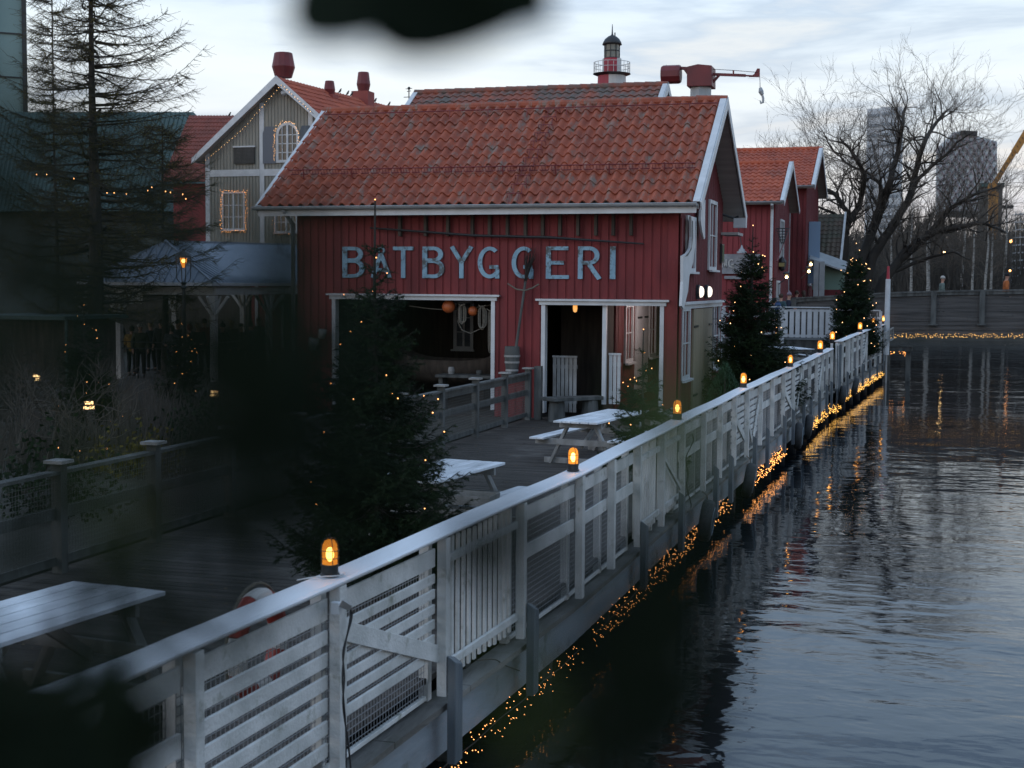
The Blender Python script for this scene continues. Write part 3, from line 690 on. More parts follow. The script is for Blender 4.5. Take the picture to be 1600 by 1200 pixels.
MB().box((BX1+.3, 37.2, 4.55), (BX1+.62, 37.45, 4.80)).build('housing', 'whitetrim', fl)
# ---- inside the passage: windows and a white door on the inner wall
fi2 = fi @ Matrix.Translation((0, -.022, 0))
for a, c in ((33.0, 33.75), (36.0, 36.75)): window(fi2, a, c, 1.25, 2.5, bh, nx=2, nz=2, glass='glasspale')
dd = MB(fi2).box((34.2, -.05, .3), (35.7, -.002, 2.62)).build('door', 'whitetrim', bh)
MB(fi2).box((34.3, -.07, 2.2), (34.8, -.052, 2.25)).box((34.3, -.07, .7), (34.8, -.052, .75)).box((35.15, -.07, 2.2), (35.6, -.052, 2.25)).build('hinge', 'dark', dd)
# bulkhead lamp in the doorway
bl = wempty('ceiling_lamp', 'small amber cage lamp hanging in the dark doorway of the boathouse', 'lamp', (-7.72, BY0+.3, 2.6))
MB().lathe([(.06, 0), (.065, .08)], (-7.72, BY0+.3, 2.56), 12).build('base', 'dark', bl)
MB().lathe([(.01, -.16), (.04, -.14), (.052, -.08), (.052, 0)], (-7.72, BY0+.3, 2.56), 12).build('glass', glow('dim_amber', (1, .42, .08), .9), bl, smooth=True)
# half gates of upright boards in the doorway
for (x0, x1, y, z0, z1, lab) in ((-8.3, -7.72, 31.3, .1, 1.35, 'pale picket half gate standing left inside the boathouse doorway'), (-6.9, -6.62, 30.95, .35, 1.45, 'narrow white picket half gate beside the middle post of the doorway')):
    gt = wempty('half_gate', lab, 'gate', ((x0+x1)/2, y, 0)); m = MB(); n = 6 if x1-x0 > .5 else 3; st = (x1-x0)/n
    for k in range(n): m.box((x0+k*st+.008, y, z0), (x0+(k+1)*st-.012, y+.02, z1))
    m.build('pickets', 'tablewood' if n == 6 else 'whitetrim', gt); MB().box((x0, y-.03, z1+.005), (x1, y+.04, z1+.05)).build('cap', 'tablewood' if n == 6 else 'whitetrim', gt)
    MB().box((x0, y+.022, z0+.2), (x1, y+.05, z0+.29)).box((x0, y+.022, z1-.25), (x1, y+.05, z1-.16)).build('ledges', 'tablewood', gt)
# bench of a thick plank on two stubby stump legs
bn = wempty('plank_bench', 'dark plank bench on two stump legs in front of the boathouse doorway', 'bench', (-7.5, 30.5, 0))
MB().add([(-8.25,30.05,.46),(-7.85,29.75,.46),(-6.95,30.7,.46),(-7.15,31.0,.46),(-8.25,30.05,.54),(-7.85,29.75,.54),(-6.95,30.7,.54),(-7.15,31.0,.54)], [(0,3,2,1),(4,5,6,7),(0,1,5,4),(1,2,6,5),(2,3,7,6),(3,0,4,7)]).build('seat', 'greywood', bn, bevel=.01)
for x, y in ((-7.88, 30.1), (-7.25, 30.65)): MB().lathe([(.20, 0), (.19, .25), (.17, .458)], (x, y, 0), 12).build('leg', 'greywood', bn)
# ---- things in the left opening
for px, py, r, lab in ((701, 479, .155, 'larger orange buoy hanging at the top of the boathouse window opening'), (739, 486, .115, 'smaller orange buoy hanging right of the larger one')):
    c = aY(px, py, BY0+.25); bu = wempty('buoy', lab, 'buoy', tuple(c), group='orange buoys in the window opening')
    MB().ball(c, r, 18, 12).build('float', 'orange', bu, smooth=True); MB().lathe([(.03, 0), (.035, .05), (.02, .07)], c+Vector((0,0,r-.01)), 8).build('eye', 'dark', bu)
def coil(px, py, w_, h_, lab, n=9, drop=0):
    c = aY(px, py, BY0+.16); r_ = random.Random(px); m = MB()
    for k in range(n):
        a = w_*(.35+.65*r_.random()); b = h_*(.8+.25*r_.random()); ox = r_.uniform(-.03, .03); oy = r_.uniform(-.04, .05)
        m.tube([c+Vector((ox+a*math.cos(t_)*(.6+.4*math.sin(t_)**2), oy, b*math.sin(t_)-h_)) for t_ in np.linspace(0, 2*math.pi, 20)[:-1]], .012, 5, closed=True)
    m.tube([c+Vector((-.09, -.03, .02)), c+Vector((.0, -.06, -.03)), c+Vector((.09, -.03, .02))], .014, 5)
    return m.build('rope_coil', 'rope', label=lab, cat='rope coil', group='rope coils in the window opening')
coil(722, 476, .13, .22, 'coiled rope between the two orange buoys'); coil(754, 478, .16, .27, 'fat coiled rope right of the smaller orange buoy', 12)
coil(767, 484, .06, .50, 'long narrow hank of rope close to the right jamb', 10)
sgg = MB(); c0 = aY(640, 478, BY0+.3); c1 = aY(770, 476, BY0+.3)
sgg.tube([c0+(c1-c0)*k/12+Vector((0,0,-.10*math.sin(math.pi*k/12))) for k in range(13)], .012, 5); sgg.build('hanging_rope', 'rope', label='thin rope strung across the top of the boathouse window opening', cat='rope')
c0 = aY(722, 510, BY0+.25); c1 = aY(757, 505, BY0+.25)
MB().tube([aY(714, 500, BY0+.22), aY(722, 516, BY0+.22), aY(735, 521, BY0+.22), aY(750, 514, BY0+.22), aY(758, 500, BY0+.22)], .012, 5).build('hanging_rope', 'rope', label='slack rope loop drooping below the buoys and coils', cat='rope')
# far window of the hall seen through the opening, table with a few boat-building pieces inside
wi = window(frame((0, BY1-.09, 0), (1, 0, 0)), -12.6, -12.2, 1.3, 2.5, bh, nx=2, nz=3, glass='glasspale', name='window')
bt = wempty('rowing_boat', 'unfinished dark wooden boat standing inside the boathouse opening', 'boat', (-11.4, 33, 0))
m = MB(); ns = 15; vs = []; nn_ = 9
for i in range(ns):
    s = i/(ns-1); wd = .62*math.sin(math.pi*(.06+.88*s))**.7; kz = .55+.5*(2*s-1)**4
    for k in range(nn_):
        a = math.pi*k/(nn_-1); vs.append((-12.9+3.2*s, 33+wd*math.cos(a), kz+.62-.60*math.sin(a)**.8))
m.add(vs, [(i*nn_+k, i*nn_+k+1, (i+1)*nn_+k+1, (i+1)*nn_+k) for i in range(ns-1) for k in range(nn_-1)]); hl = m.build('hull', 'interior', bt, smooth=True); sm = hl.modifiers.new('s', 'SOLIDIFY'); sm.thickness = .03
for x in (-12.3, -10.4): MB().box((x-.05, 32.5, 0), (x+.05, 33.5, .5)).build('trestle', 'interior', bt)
# barrel on the wall with a long broom standing in it
br = wempty('basket_barrel', 'dark hooped tapering barrel hung on the red wall between the two openings', 'barrel', tuple(aY(800, 580, BY0-.2)))
bc = aY(800, 580, BY0-.24); bc.z = .72
bc.z = aY(800, 588, BY0-.24).z
MB().lathe([(.11, 0), (.135, .10), (.165, .32), (.175, .52), (.165, .68), (.150, .68), (.145, .60), (.03, .59)], bc, 20).build('staves', 'greywood', br)
h = MB()
for z, r in ((.12, .143), (.30, .166), (.44, .178)): h.lathe([(r-.01, z), (r+.006, z), (r+.006, z+.045), (r-.01, z+.045)], bc, 20)
h.build('hoops', 'tablewood', br)
bm_ = wempty('twig_broom', 'tall twig broom mounted with a crossbar, standing in the barrel and reaching the letters', 'broom', tuple(bc))
a = aY(806, 546, BY0-.2); c = aY(821, 440, BY0-.2); e = aY(824, 425, BY0-.2); tpp = aY(830, 386, BY0-.2)
MB().tube([a, a.lerp(c, .5), c], [.035, .03, .03], 8).build('handle', 'greywood', bm_)
tw = MB()
for k in range(60):
    f_ = rnd.uniform(-.16, .16); tw.tube([c.lerp(e, rnd.random()*.4)+Vector((rnd.uniform(-.03,.03), rnd.uniform(-.03,.03), 0)), c.lerp(tpp, .5)+Vector((f_*.5, rnd.uniform(-.06,.06), 0)), tpp+Vector((f_, rnd.uniform(-.08,.08), rnd.uniform(-.25,.03)))], [.007, .005, .002], 3)
tw.build('twigs', 'bark', bm_)
MB().tube([aY(793, 443, BY0-.22), aY(807, 452, BY0-.22), aY(820, 454, BY0-.22), aY(832, 450, BY0-.22), aY(842, 444, BY0-.22)], .018, 6).build('crossbar', 'rope', bm_)
# folding boards / buckets by the left jamb

pt = wempty('added_fill_tube', 'added fill tube hidden behind the lintel in the right half of the boathouse doorway', 'lamp', (-6.1, 33, 2.92))  # added lamp, hidden behind the lintel, only to brighten the passage
MB().tube([(-6.1, 31.8, 2.92), (-6.1, 34.4, 2.92)], .025, 8).build('tube', 'opal', pt)
pd = bpy.data.lights.new('added_passage_fill', 'POINT'); pd.energy = 55; pd.color = (1, .86, .84); pd.shadow_soft_size = .5  # invented fill light for the inner wall and white door
po = bpy.data.objects.new('added_passage_fill', pd); col.objects.link(po); po.location = (-5.75, 33.4, 2.3)

for px, py, r, lab in ((489, 538, .13, 'larger pale bucket hanging left of the boathouse window jamb'), (503, 522, .10, 'smaller pale bucket hanging close against the window jamb')):
    q = aY(px, py, BY0-.2); o = wempty('bucket', lab, 'bucket', tuple(q), group='pale buckets on the boathouse front')
    MB().lathe([(r*.72, -r*1.1), (r, r*1.1), (r*.94, r*1.1), (r*.70, -r*1.0)], q, 14, Matrix.Rotation(R(14), 3, 'Y')).build('pail', 'tablewood', o, smooth=True)
    MB().tube([q+Vector((-r, 0, r)), q+Vector((0, 0, r*2.1)), q+Vector((r, 0, r))], .006, 4).build('handle', 'dark', o)
wb_ = wempty('workbench', 'cluttered workbench low inside the boathouse window opening', 'workbench', (-10.4, 31.6, 0))
MB().box((-11.2, 31.4, .82), (-9.5, 32.0, .88)).build('top', 'greywood', wb_)
for x in (-11.1, -9.6): MB().box((x-.05, 31.5, 0), (x+.05, 31.9, .818)).build('leg', 'greywood', wb_)
for i, (x, h_, mm, lab) in enumerate(((-10.9, .16, 'tablewood', 'small pale pot at the left end of the workbench'), (-10.2, .10, 'greywood', 'low grey tin in the middle of the workbench'), (-9.8, .22, 'orange', 'dull orange can at the right end of the workbench'))):
    MB().lathe([(.07, 0), (.085, h_*.5), (.07, h_), (.05, h_+.01)], (x, 31.7, .885), 12).build('can', mm, label=lab, cat='can', group='cans on the workbench')
# ================================================ second roof behind the boathouse
hb_ = wempty('shed', 'long building behind the boathouse with a darker mossy tiled roof and white gable edge', 'building', (-12.5, 44, 0))
X0, X1 = -16.6, -8.1
MB().box((X0+.4, 41, 0), (X1-.5, 47.6, 6.5)).build('walls', 'red', hb_)
gable_roof(X0, X1, 40.2, 44.4, 48.6, 6.55, 9.3, hb_, 'tile2', seed=9, nu=6)
MB().prism([(X1-.5, 41, 6.4), (X1-.5, 47.8, 6.4), (X1-.5, 44.4, 9.0)], (-.1, 0, 0)).build('gable_wall', 'whitetrim', hb_)

# ================================================ red houses to the right
def red_house(label, xe, y0, yr, y1, ze, zr, W_, mfront, doorish, zb=0.0):
    h = wempty('red_house', label, 'house', (xe-W_/2, y0, zb))
    fr = frame((0, y0, 0), (1, 0, 0))
    siding(fr, xe-W_, xe, zb, ze-.1, [], 'front_wall', mfront, h, board=.19, gap=.05, proud=.03)
    fg = Matrix(((0,-1,0,xe),(1,0,0,0),(0,0,1,0),(0,0,0,1)))
    tp = lambda y: (ze+(y-y0)*(zr-ze)/(yr-y0) if y < yr else zr-(y-yr)*(zr-ze)/(y1-yr))-.12
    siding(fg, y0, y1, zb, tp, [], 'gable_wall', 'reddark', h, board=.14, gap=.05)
    rf = gable_roof(xe-W_-.3, xe+.42, y0-.5, yr, y1+.5, ze-.05, zr, h, 'tile3', seed=int(xe*10)+90, cw=.27, cl=.38, nu=6, amp=.034, bw=.24)
    gutter(xe-W_, xe+.38, y0-.62, ze-.05, h)
    return h, fr, fg
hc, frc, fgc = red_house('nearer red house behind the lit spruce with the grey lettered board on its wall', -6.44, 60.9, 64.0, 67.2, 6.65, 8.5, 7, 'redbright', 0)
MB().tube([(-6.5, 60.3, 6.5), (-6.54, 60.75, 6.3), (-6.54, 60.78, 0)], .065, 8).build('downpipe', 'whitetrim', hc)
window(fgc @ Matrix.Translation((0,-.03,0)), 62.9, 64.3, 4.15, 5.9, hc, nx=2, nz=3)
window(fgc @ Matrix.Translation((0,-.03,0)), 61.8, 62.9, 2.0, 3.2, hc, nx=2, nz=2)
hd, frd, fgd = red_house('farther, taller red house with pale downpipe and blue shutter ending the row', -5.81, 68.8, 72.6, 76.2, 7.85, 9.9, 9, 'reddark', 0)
MB().lathe([(.09, .35), (.22, .65), (.22, .67)], (-6.6, 68.5, 6.4), 10).tube([(-6.6, 68.5, 6.9), (-6.6, 68.5, 0)], .10, 8).build('downpipe', 'gutter', hd)
MB(fgd @ Matrix.Translation((0,-.03,0))).box((70.2, -.55, 3.2), (70.3, -.02, 6.2)).build('shutter', mat('blue_shutter', (.20,.30,.42), .6), hd)
window(fgd @ Matrix.Translation((0,-.03,0)), 70.4, 71.8, 3.2, 6.1, hd, nx=2, nz=3)
# grey board with lettering on house C, lamp above
sb = wempty('lettered_board', 'grey weathered board with pale capitals NG on the nearer red house wall', 'sign', tuple(aY(1158, 418, 60.8)))
a = aY(1126, 397, 60.8); c = aY(1187, 428, 60.8); MB().box((a.x, 60.74, c.z), (c.x, 60.83, a.z)).build('board', mat('board_grey', (.30,.30,.31), .7, (.23,.23,.24), 3), sb)
a2 = aY(1132, 431, 60.8); c2 = aY(1172, 436, 60.8); MB().box((a2.x, 60.74, c2.z), (c2.x, 60.83, a2.z)).build('lower_strip', M['board_grey'] if 'board_grey' in M else 'gutter', sb)
def wletters(txt, px, py, wpx, hpx, Y, m, parent):
    x0 = aY(px, py, Y); x1 = aY(px+wpx, py, Y); zt = aY(px, py-hpx, Y).z; H_ = zt-x0.z
    for i, ch in enumerate(txt):
        b = MB(Matrix.Translation((x0.x+(x1.x-x0.x)*i/len(txt), Y, x0.z)) @ Matrix.Diagonal(((x1.x-x0.x)/len(txt)/.68, 1, H_, 1)))
        gl = {'N': [[(.07,0),(.07,1)], [(.07,1),(.48,0)], [(.48,0),(.48,1)]]}.get(ch) or glyph(ch)
        for s_ in gl: stroke(b, s_, .15)
        b.build('letter', m, parent)
wletters('NG', 1127, 418, 21, 13, 60.7, 'lwhite', sb)
lm = wempty('hanging_lamp', 'grey cone shaded lamp hanging on a rod above the grey lettered board', 'lamp', tuple(aY(1158, 390, 60.3)))
q = aY(1159, 390, 60.3); MB().lathe([(.22, -.16), (.2, -.07), (.15, -.07), (.12, .02), (.08, .03), (.02, .19)], q, 14).build('shade', 'gutter', lm)
MB().tube([q+Vector((0,0,.1)), aY(1152, 345, 60.4)], .02, 6).build('rod', 'dark', lm)
# small hand lamp / wall lantern on the dark gable
wl = wempty('wall_lantern', 'small unlit lantern with yellow label on the nearer red house gable', 'lantern', tuple(aX(1222, 415, -6.3)))
q = aX(1222, 413, -6.28); MB().lathe([(.02, .35), (.16, .18), (.2, .1), (.14, -.2), (.05, -.3)], q, 8).build('body', 'dark', wl)
MB().box((q.x-.12, q.y-.25, q.z-.1), (q.x+.12, q.y-.2, q.z+.06)).build('label_plate', mat('plate_yellow', (.35,.30,.12), .6), wl)
bk = wempty('fire_basket', 'black iron hanging net basket on the dark gable of the nearer red house', 'basket', tuple(aX(1222, 370, -6.1)))
m = MB(); c = aX(1223, 357, -6.1)
for j in range(6):
    r = .28-.042*j; m.tube([c+Vector((r*math.cos(t_), r*math.sin(t_)*.5, -.12*j)) for t_ in np.linspace(0, 2*math.pi, 14)[:-1]], .016, 4, closed=True)
for t_ in np.linspace(0, 2*math.pi, 9)[:-1]: m.tube([c+Vector((.28*math.cos(t_), .14*math.sin(t_), 0)), c+Vector((.05*math.cos(t_), .02*math.sin(t_), -.65))], .012, 4)
m.build('cage', 'dark', bk)
MB().tube([aX(1234, 355, -6.15), aX(1214, 408, -6.15)], .025, 6).build('oar', 'maroon', label='thin dark red oar leaning across the nearer red house gable', cat='oar')

# brown roofed house and low lean-to beyond
h5 = wempty('brown_roof_house', 'low house with worn brown tiled roof between red houses and big bare tree', 'house', (-4, 74, 0))
gx0 = aY(1256, 400, 74).x; gx1 = aY(1311, 400, 74).x
MB().box((gx0+.2, 75, 0), (gx1-.2, 80, 3.6)).build('walls', 'whitetrim', h5)
tile_roof((gx0+.2, 74, 3.7), (gx1, 74, 3.7), (gx0+.2, 78.0, aY(1300, 335, 78).z), (gx1, 78.0, aY(1300, 335, 78).z), h5, 'tile4', .28, .38, nu=6)
MB().bar((gx1+.05, 73.9, 3.7), (gx1+.05, 78.0, aY(1300, 334, 78).z), .1, .25).build('bargeboard', 'whitetrim', h5)
h6 = wempty('lean_to', 'pale green lean-to with a metal roof and dark red base under the brown roofed house', 'shed', (-4, 70, 0))
p0 = aY(1256, 405, 70); p1 = aY(1312, 405, 70)
MB().box((p0.x+.4, 70.3, 2.9), (p1.x+.2, 71, 4.1)).build('wall', mat('pale_green', (.16,.24,.19), .7), h6)
MB().box((p0.x+.4, 70.25, 0), (p1.x+.2, 71, 2.9)).build('base', 'reddark', h6)
MB().prism([(p0.x+.3, 69.6, 4.35), (p1.x+.3, 69.6, 3.75), (p1.x+.3, 71.5, 4.2), (p0.x+.3, 71.5, 4.8)], (0,0,.08)).build('roof', 'gutter', h6)
for px in (1276, 1285): q = aY(px, 405, 69.4); MB().box((q.x-.12, 69.3, 0), (q.x+.12, 69.5, 4.25)).build('post', 'gutter', h6)
# lamp cluster on a bracket
for i, (px, py, lab) in enumerate(((1267, 413, 'upper bulb of the pair glowing on the bracket left of the lean-to post'), (1264, 424, 'lower bulb of the pair glowing on the bracket left of the lean-to post'), (1229, 433, 'single warm lamp glowing above the people by the far railing'))):
    q = aY(px, py, 60.5); k = wempty('globe_lamp', lab, 'lamp', tuple(q), group='bare glowing bulbs by the red houses')
    MB().ball(q, .06, 10, 8).build('globe', 'hot', k, smooth=True); MB().tube([q+Vector((-.35,.2,-.3)), q+Vector((-.02,.02,-.06))], .02, 5).build('bracket', 'dark', k)
    MB().ball(q+Vector((-.02, 0, .16)), .12, 8, 6, (1.2, 1, .6)).build('cap', 'dark', k)

# ================================================ jetty crane on the far roof, lighthouse, aerial
cr = wempty('jib_crane', 'maroon rooftop jib crane with drum counterweight, box cabin and hanging hook', 'crane', tuple(aY(1092, 150, 50)))
Yc = 50.0; C_ = lambda px, py, dy=0: aY(px, py, Yc+dy)
a = C_(1073, 135); c = C_(1112, 101)
MB().prism([C_(1073,135,-.45), C_(1112,134,-.45), C_(1112,102,-.45), C_(1090,100,-.45), C_(1073,104,-.45)], (0, .95, 0)).build('cabin', 'maroon', cr, bevel=.02)
MB().lathe([(.37, -.55), (.37, 0)], C_(1095, 136), 8).lathe([(.30, -1.2), (.30, -.5)], C_(1095, 136), 8).build('base', 'gutter', cr)
Qx = Matrix.Rotation(R(90), 3, 'Y'); a = C_(1034, 117); MB().lathe([(.30, 0), (.33, .05), (.33, .62), (.30, .68)], a, 10, Qx).build('counterweight', 'maroon', cr)
m = MB(); m.bar(C_(1042, 106), C_(1075, 107), .12, .10); m.bar(C_(1070, 108), C_(1080, 122), .10, .09); m.bar(C_(1112, 116), C_(1165, 118), .10, .09); m.bar(C_(1112, 131), C_(1124, 117), .08, .08); m.bar(C_(1158, 118), C_(1187, 119), .08, .05)
m.prism([C_(1170,120), C_(1187,120), C_(1187,107), C_(1183,107), C_(1178,116)], (0,.08,0)); m.prism([C_(1039,108), C_(1045,108), C_(1041,101)], (0,.08,0)); m.bar(C_(1146, 117), C_(1146, 110), .05, .05)
m.build('jib', 'maroon', cr)
m = MB(); m.tube([C_(1187, 120), C_(1188, 138)], .012, 4); m.tube([C_(1112, 108), C_(1146, 110), C_(1184, 113)], .012, 4); m.build('cable', 'dark', cr)
m = MB(); m.tube([C_(1188,137), C_(1189,143), C_(1191,148)], [.05,.09,.06], 8); m.tube([C_(1191,148), C_(1192.5,154), C_(1192,160), C_(1189,161.5), C_(1187.5,157)], [.04,.045,.045,.035,.02], 6); m.build('hook', 'gutter', cr)

lh = wempty('lighthouse', 'small red and white lighthouse with railed gallery and dark dome rising behind the roofs', 'lighthouse', (-13.84, 62, 0))
LC = Vector((-13.84, 62, 0)); zz = lambda py: aY(957, py, 62).z
def wedge_lathe(prof, n, pick, c=LC):
    """segments of a lathe picked by index k, so stripes are separate paint"""
    m = MB()
    for i in range(len(prof)-1):
        (r0, z0), (r1, z1) = prof[i], prof[i+1]
        for k in range(n):
            if pick(k):
                a0 = 2*math.pi*k/n; a1 = 2*math.pi*(k+1)/n
                m.add([c+Vector((r*math.cos(a_), r*math.sin(a_), z)) for r, z, a_ in ((r0,z0,a0),(r0,z0,a1),(r1,z1,a1),(r1,z1,a0))], [(0,1,2,3)])
    return m
quad = lambda k: (k//6) % 2
wedge_lathe([(.80, 6), (.62, zz(118))], 24, lambda k: not quad(k)).build('tower_red', 'lred', lh, smooth=True)
wedge_lathe([(.80, 6), (.62, zz(118))], 24, lambda k: quad(k)).build('tower_white', 'lwhite', lh, smooth=True)
MB().lathe([(.62, zz(119)), (.84, zz(116)), (.84, zz(115.5)), (.42, zz(115.4))], LC, 24).build('gallery_floor', 'dark', lh)
wedge_lathe([(.42, zz(115.5)), (.42, zz(92))], 24, lambda k: 15 <= k <= 20).build('drum_red', 'lred', lh)
wedge_lathe([(.42, zz(115.5)), (.42, zz(92))], 24, lambda k: not 15 <= k <= 20).build('drum_white', 'lwhite', lh)
m = MB()
for z in (zz(98), zz(106)): m.tube([LC+Vector((.80*math.cos(t_), .80*math.sin(t_), z)) for t_ in np.linspace(0, 2*math.pi, 25)[:-1]], .014, 4, closed=True)
for t_ in np.linspace(0, 2*math.pi, 21)[:-1]: m.tube([LC+Vector((.80*math.cos(t_), .80*math.sin(t_), zz(116))), LC+Vector((.80*math.cos(t_), .80*math.sin(t_), zz(98)))], .013, 4)
m.build('gallery_rail', 'lwhite', lh)
MB().lathe([(.33, zz(91)), (.33, zz(69))], LC, 12).build('lantern_glass', mat('lantern_glass', (.30,.24,.17), .12, (.14,.15,.13), 2), lh)
m = MB()
for t_ in np.linspace(0, 2*math.pi, 9)[:-1]: m.tube([LC+Vector((.345*math.cos(t_), .345*math.sin(t_), zz(91))), LC+Vector((.345*math.cos(t_), .345*math.sin(t_), zz(69)))], .02, 4)
for z in (zz(91), zz(80), zz(69)): m.tube([LC+Vector((.345*math.cos(t_), .345*math.sin(t_), z)) for t_ in np.linspace(0, 2*math.pi, 17)[:-1]], .02, 4, closed=True)
m.build('lantern_frame', 'dark', lh)
MB().lathe([(.44, zz(70)), (.40, zz(66)), (.32, zz(61)), (.18, zz(57)), (.06, zz(55)), (.035, zz(53)), (.012, zz(38))], LC, 20).build('dome', 'dark', lh, smooth=True)
MB().tube([LC+Vector((.12,0,zz(57))), LC+Vector((.12,0,zz(51)))], .03, 6).build('vent', 'dark', lh)

an = wempty('roof_aerial', 'thin forked television aerial between the grey house and the rear roof', 'aerial', tuple(aY(639, 160, 58)))
m = MB(); A_ = lambda px, py: aY(px, py, 58); m.tube([A_(639,165), A_(639,137)], .025, 5)
for py, hw in ((138, 5), (142, 3), (151, 8)): m.tube([A_(639-hw, py+1), A_(639+hw, py)], .018, 4)
m.ball(A_(639,138), .07, 6, 5); m.build('mast', 'dark', an)

# ================================================ grey gabled house on the left
gh = wempty('gabled_house', 'grey boarded house with white trim, steep gable and arched upper window', 'house', (-30, 62, 0))
GY = 62.0; G_ = lambda px, py, dy=0: aY(px, py, GY+dy)
xl = G_(322, 300).x; xr = 2*G_(440, 300).x-xl; xm = G_(440, 200).x; ze = G_(322, 243).z; zr = G_(440, 128).z
fr = frame((0, GY, 0), (1, 0, 0))
gt_ = lambda u: ze+(min(u, 2*xm-u)-xl)*(zr-ze)/(xm-xl)
siding(fr, xl, xr, 0, gt_, [], 'gable_wall', 'grey', gh, board=.12, gap=.05, proud=.025)
# roof, ridge runs back and to the right
rd = Vector((.10, .995, 0)); D_ = 19
ov = .55
for s in (-1, 1):
    ex = xm+s*(xm-xl+.45); ez_ = ze-.45*(zr-ze)/(xm-xl)+.12; zt_ = zr+.14
    m = MB(); e0 = Vector((ex, GY-ov, ez_)); r0 = Vector((xm, GY-ov, zt_)); m.prism([e0, r0, r0+rd*D_, e0+rd*D_], (0, 0, -.12)); sl = m.build('roof', 'soffit', gh)
    if s > 0: tile_roof(e0+rd*0+Vector((0,0,.01)), e0+rd*D_+Vector((0,0,.01)), r0, r0+rd*D_, sl, 'tile3', .3, .4, nu=4)
    b = MB(); nrm = Vector((-s*(zt_-ez_), 0, -(abs(ex-xm)))).normalized()
    b.prism([e0+Vector((0,0,.08)), r0+Vector((0,0,.08)), r0+Vector((0,0,-.30)), e0+Vector((0,0,-.22))], (0, -.05, 0)); b.build('bargeboard', 'whitetrim', gh)
MB(fr).box((xl, -.06, 0), (xl+.22, -.027, ze+.1)).build('corner_board', 'whitetrim', gh)
v0 = G_(410, 300).x; MB(fr).box((v0-.11, -.06, 0), (v0+.12, -.027, gt_(v0)-.1)).build('mullion_board', 'whitetrim', gh)
v1 = G_(486, 300).x; MB(fr).box((v1-.11, -.06, 0), (v1+.12, -.027, gt_(v1)-.1)).build('mullion_board', 'whitetrim', gh)
zb_ = G_(400, 270).z; MB(fr).box((xl+.222, -.065, zb_-.16), (v0-.112, -.027, zb_+.16)).box((v0+.122, -.065, zb_-.16), (v1-.112, -.027, zb_+.16)).box((v1+.122, -.065, zb_-.16), (xr, -.027, zb_+.16)).build('band_board', 'whitetrim', gh)
fr2 = fr @ Matrix.Translation((0, -.03, 0))
w0 = G_(350, 303); w1 = G_(381, 357); window(fr2, w0.x, w1.x, w1.z, w0.z, gh, nx=4, nz=3, mw=.05)
w2 = G_(432, 320); w3 = G_(463, 361); window(fr2, w2.x, w3.x, w3.z, w2.z, gh, nx=4, nz=3, mw=.05)
w4 = G_(367, 231); w5 = G_(399, 256); sh = MB(fr2).box((w4.x, -.08, w5.z), (w5.x, -.02, w4.z)).build('vent_shutter', 'dark', gh); MB(fr2).box((w4.x-.05, -.12, w4.z+.002), (w5.x+.05, -.02, w4.z+.07)).build('vent_cap', 'whitetrim', gh)
m = MB(fr2)
for k in range(12): z = w5.z+(w4.z-w5.z)*(k+.5)/12; m.box((w4.x+.03, -.10, z-.008), (w5.x-.03, -.082, z+.008))
m.build('louvres', 'greywood', sh)
# arched window
cx = G_(450, 210).x; zb2 = G_(450, 252).z; zs = G_(450, 211).z; hw = (G_(466, 210).x-G_(434, 210).x)/2
ar = [(cx+hw*math.cos(R(a_)), zs+hw*1.0*math.sin(R(a_))) for a_ in range(0, 181, 15)]
m = MB(fr2); outl = [(cx+hw, zb2)]+ar+[(cx-hw, zb2)]
m2 = MB(); stroke(m2, outl, .13, True); m.add([(v[0], v[1]-.05, v[2]) for v in m2.v], m2.f); m.box((cx-.05, -.06, zb2), (cx+.05, -.03, zs+hw))
for j in (1, 2, 3): z = zb2+(zs-zb2)*j/3; m.box((cx-hw, -.055, z-.02), (cx+hw, -.032, z+.02))
for dx in (-hw/2, hw/2): m.box((cx+dx-.018, -.055, zb2), (cx+dx+.018, -.032, zs+hw*.8))
aw = m.build('window', 'whitetrim', gh); MB(fr2).prism([(x_, -.012, z_) for x_, z_ in outl], (0, .006, 0)).build('pane', 'glassdark', aw)
for s in (-1, 1):
    c0 = cx+s*(hw+.42); MB(fr2).prism([(c0-.34, -.05, zb2-.1), (c0+.34, -.05, zb2-.1), (c0+.34, -.05, zs+.1), (c0+.2, -.05, zs+.42), (c0-.2, -.05, zs+.42), (c0-.34, -.05, zs+.1)], (0, .04, 0)).build('shutter', mat('shutter_grey', (.13,.14,.16), .7) if s < 0 else M['fender'], gh)
MB().lathe([(.14, 0), (.14, .32), (.1, .36)], G_(441, 146, -.4), 10, Matrix.Rotation(R(80), 3, 'Y')).build('ventilator', 'gutter', gh)
# chimneys on its roof
def chimney(px, py, w_, hp, Y, lab, base=True):
    """bulging metal cowl"""
    q = aY(px, py, Y); s = w_*Y/2200/2; o = wempty('chimney_cowl', lab, 'chimney', tuple(q), group='maroon chimney cowls'); hh = hp*Y/2200
    MB().lathe([(s*.72, -.1), (s*.78, 0), (s*1.0, hh*.38), (s*.78, hh), (s*.72, hh+.02), (s*.6, hh*.9)], q, 12).build('cowl', 'maroon', o)
    if base: MB().box((q.x-s*1.35, q.y-s*1.3, q.z-.9), (q.x+s*1.2, q.y+s*1.2, q.z-.02)).build('stack', mat('stack_red', (.30,.07,.055), .8, (.24,.06,.05), 1), o)
chimney(443, 118, 39, 37, 63.5, 'largest maroon bulging chimney cowl on the peak of the grey house', False)
chimney(515, 148, 19, 22, 66, 'smallest maroon chimney cowl, left one on the grey house roof ridge')
chimney(568, 143, 23, 31, 70, 'slender maroon chimney cowl right on the grey house roof ridge')
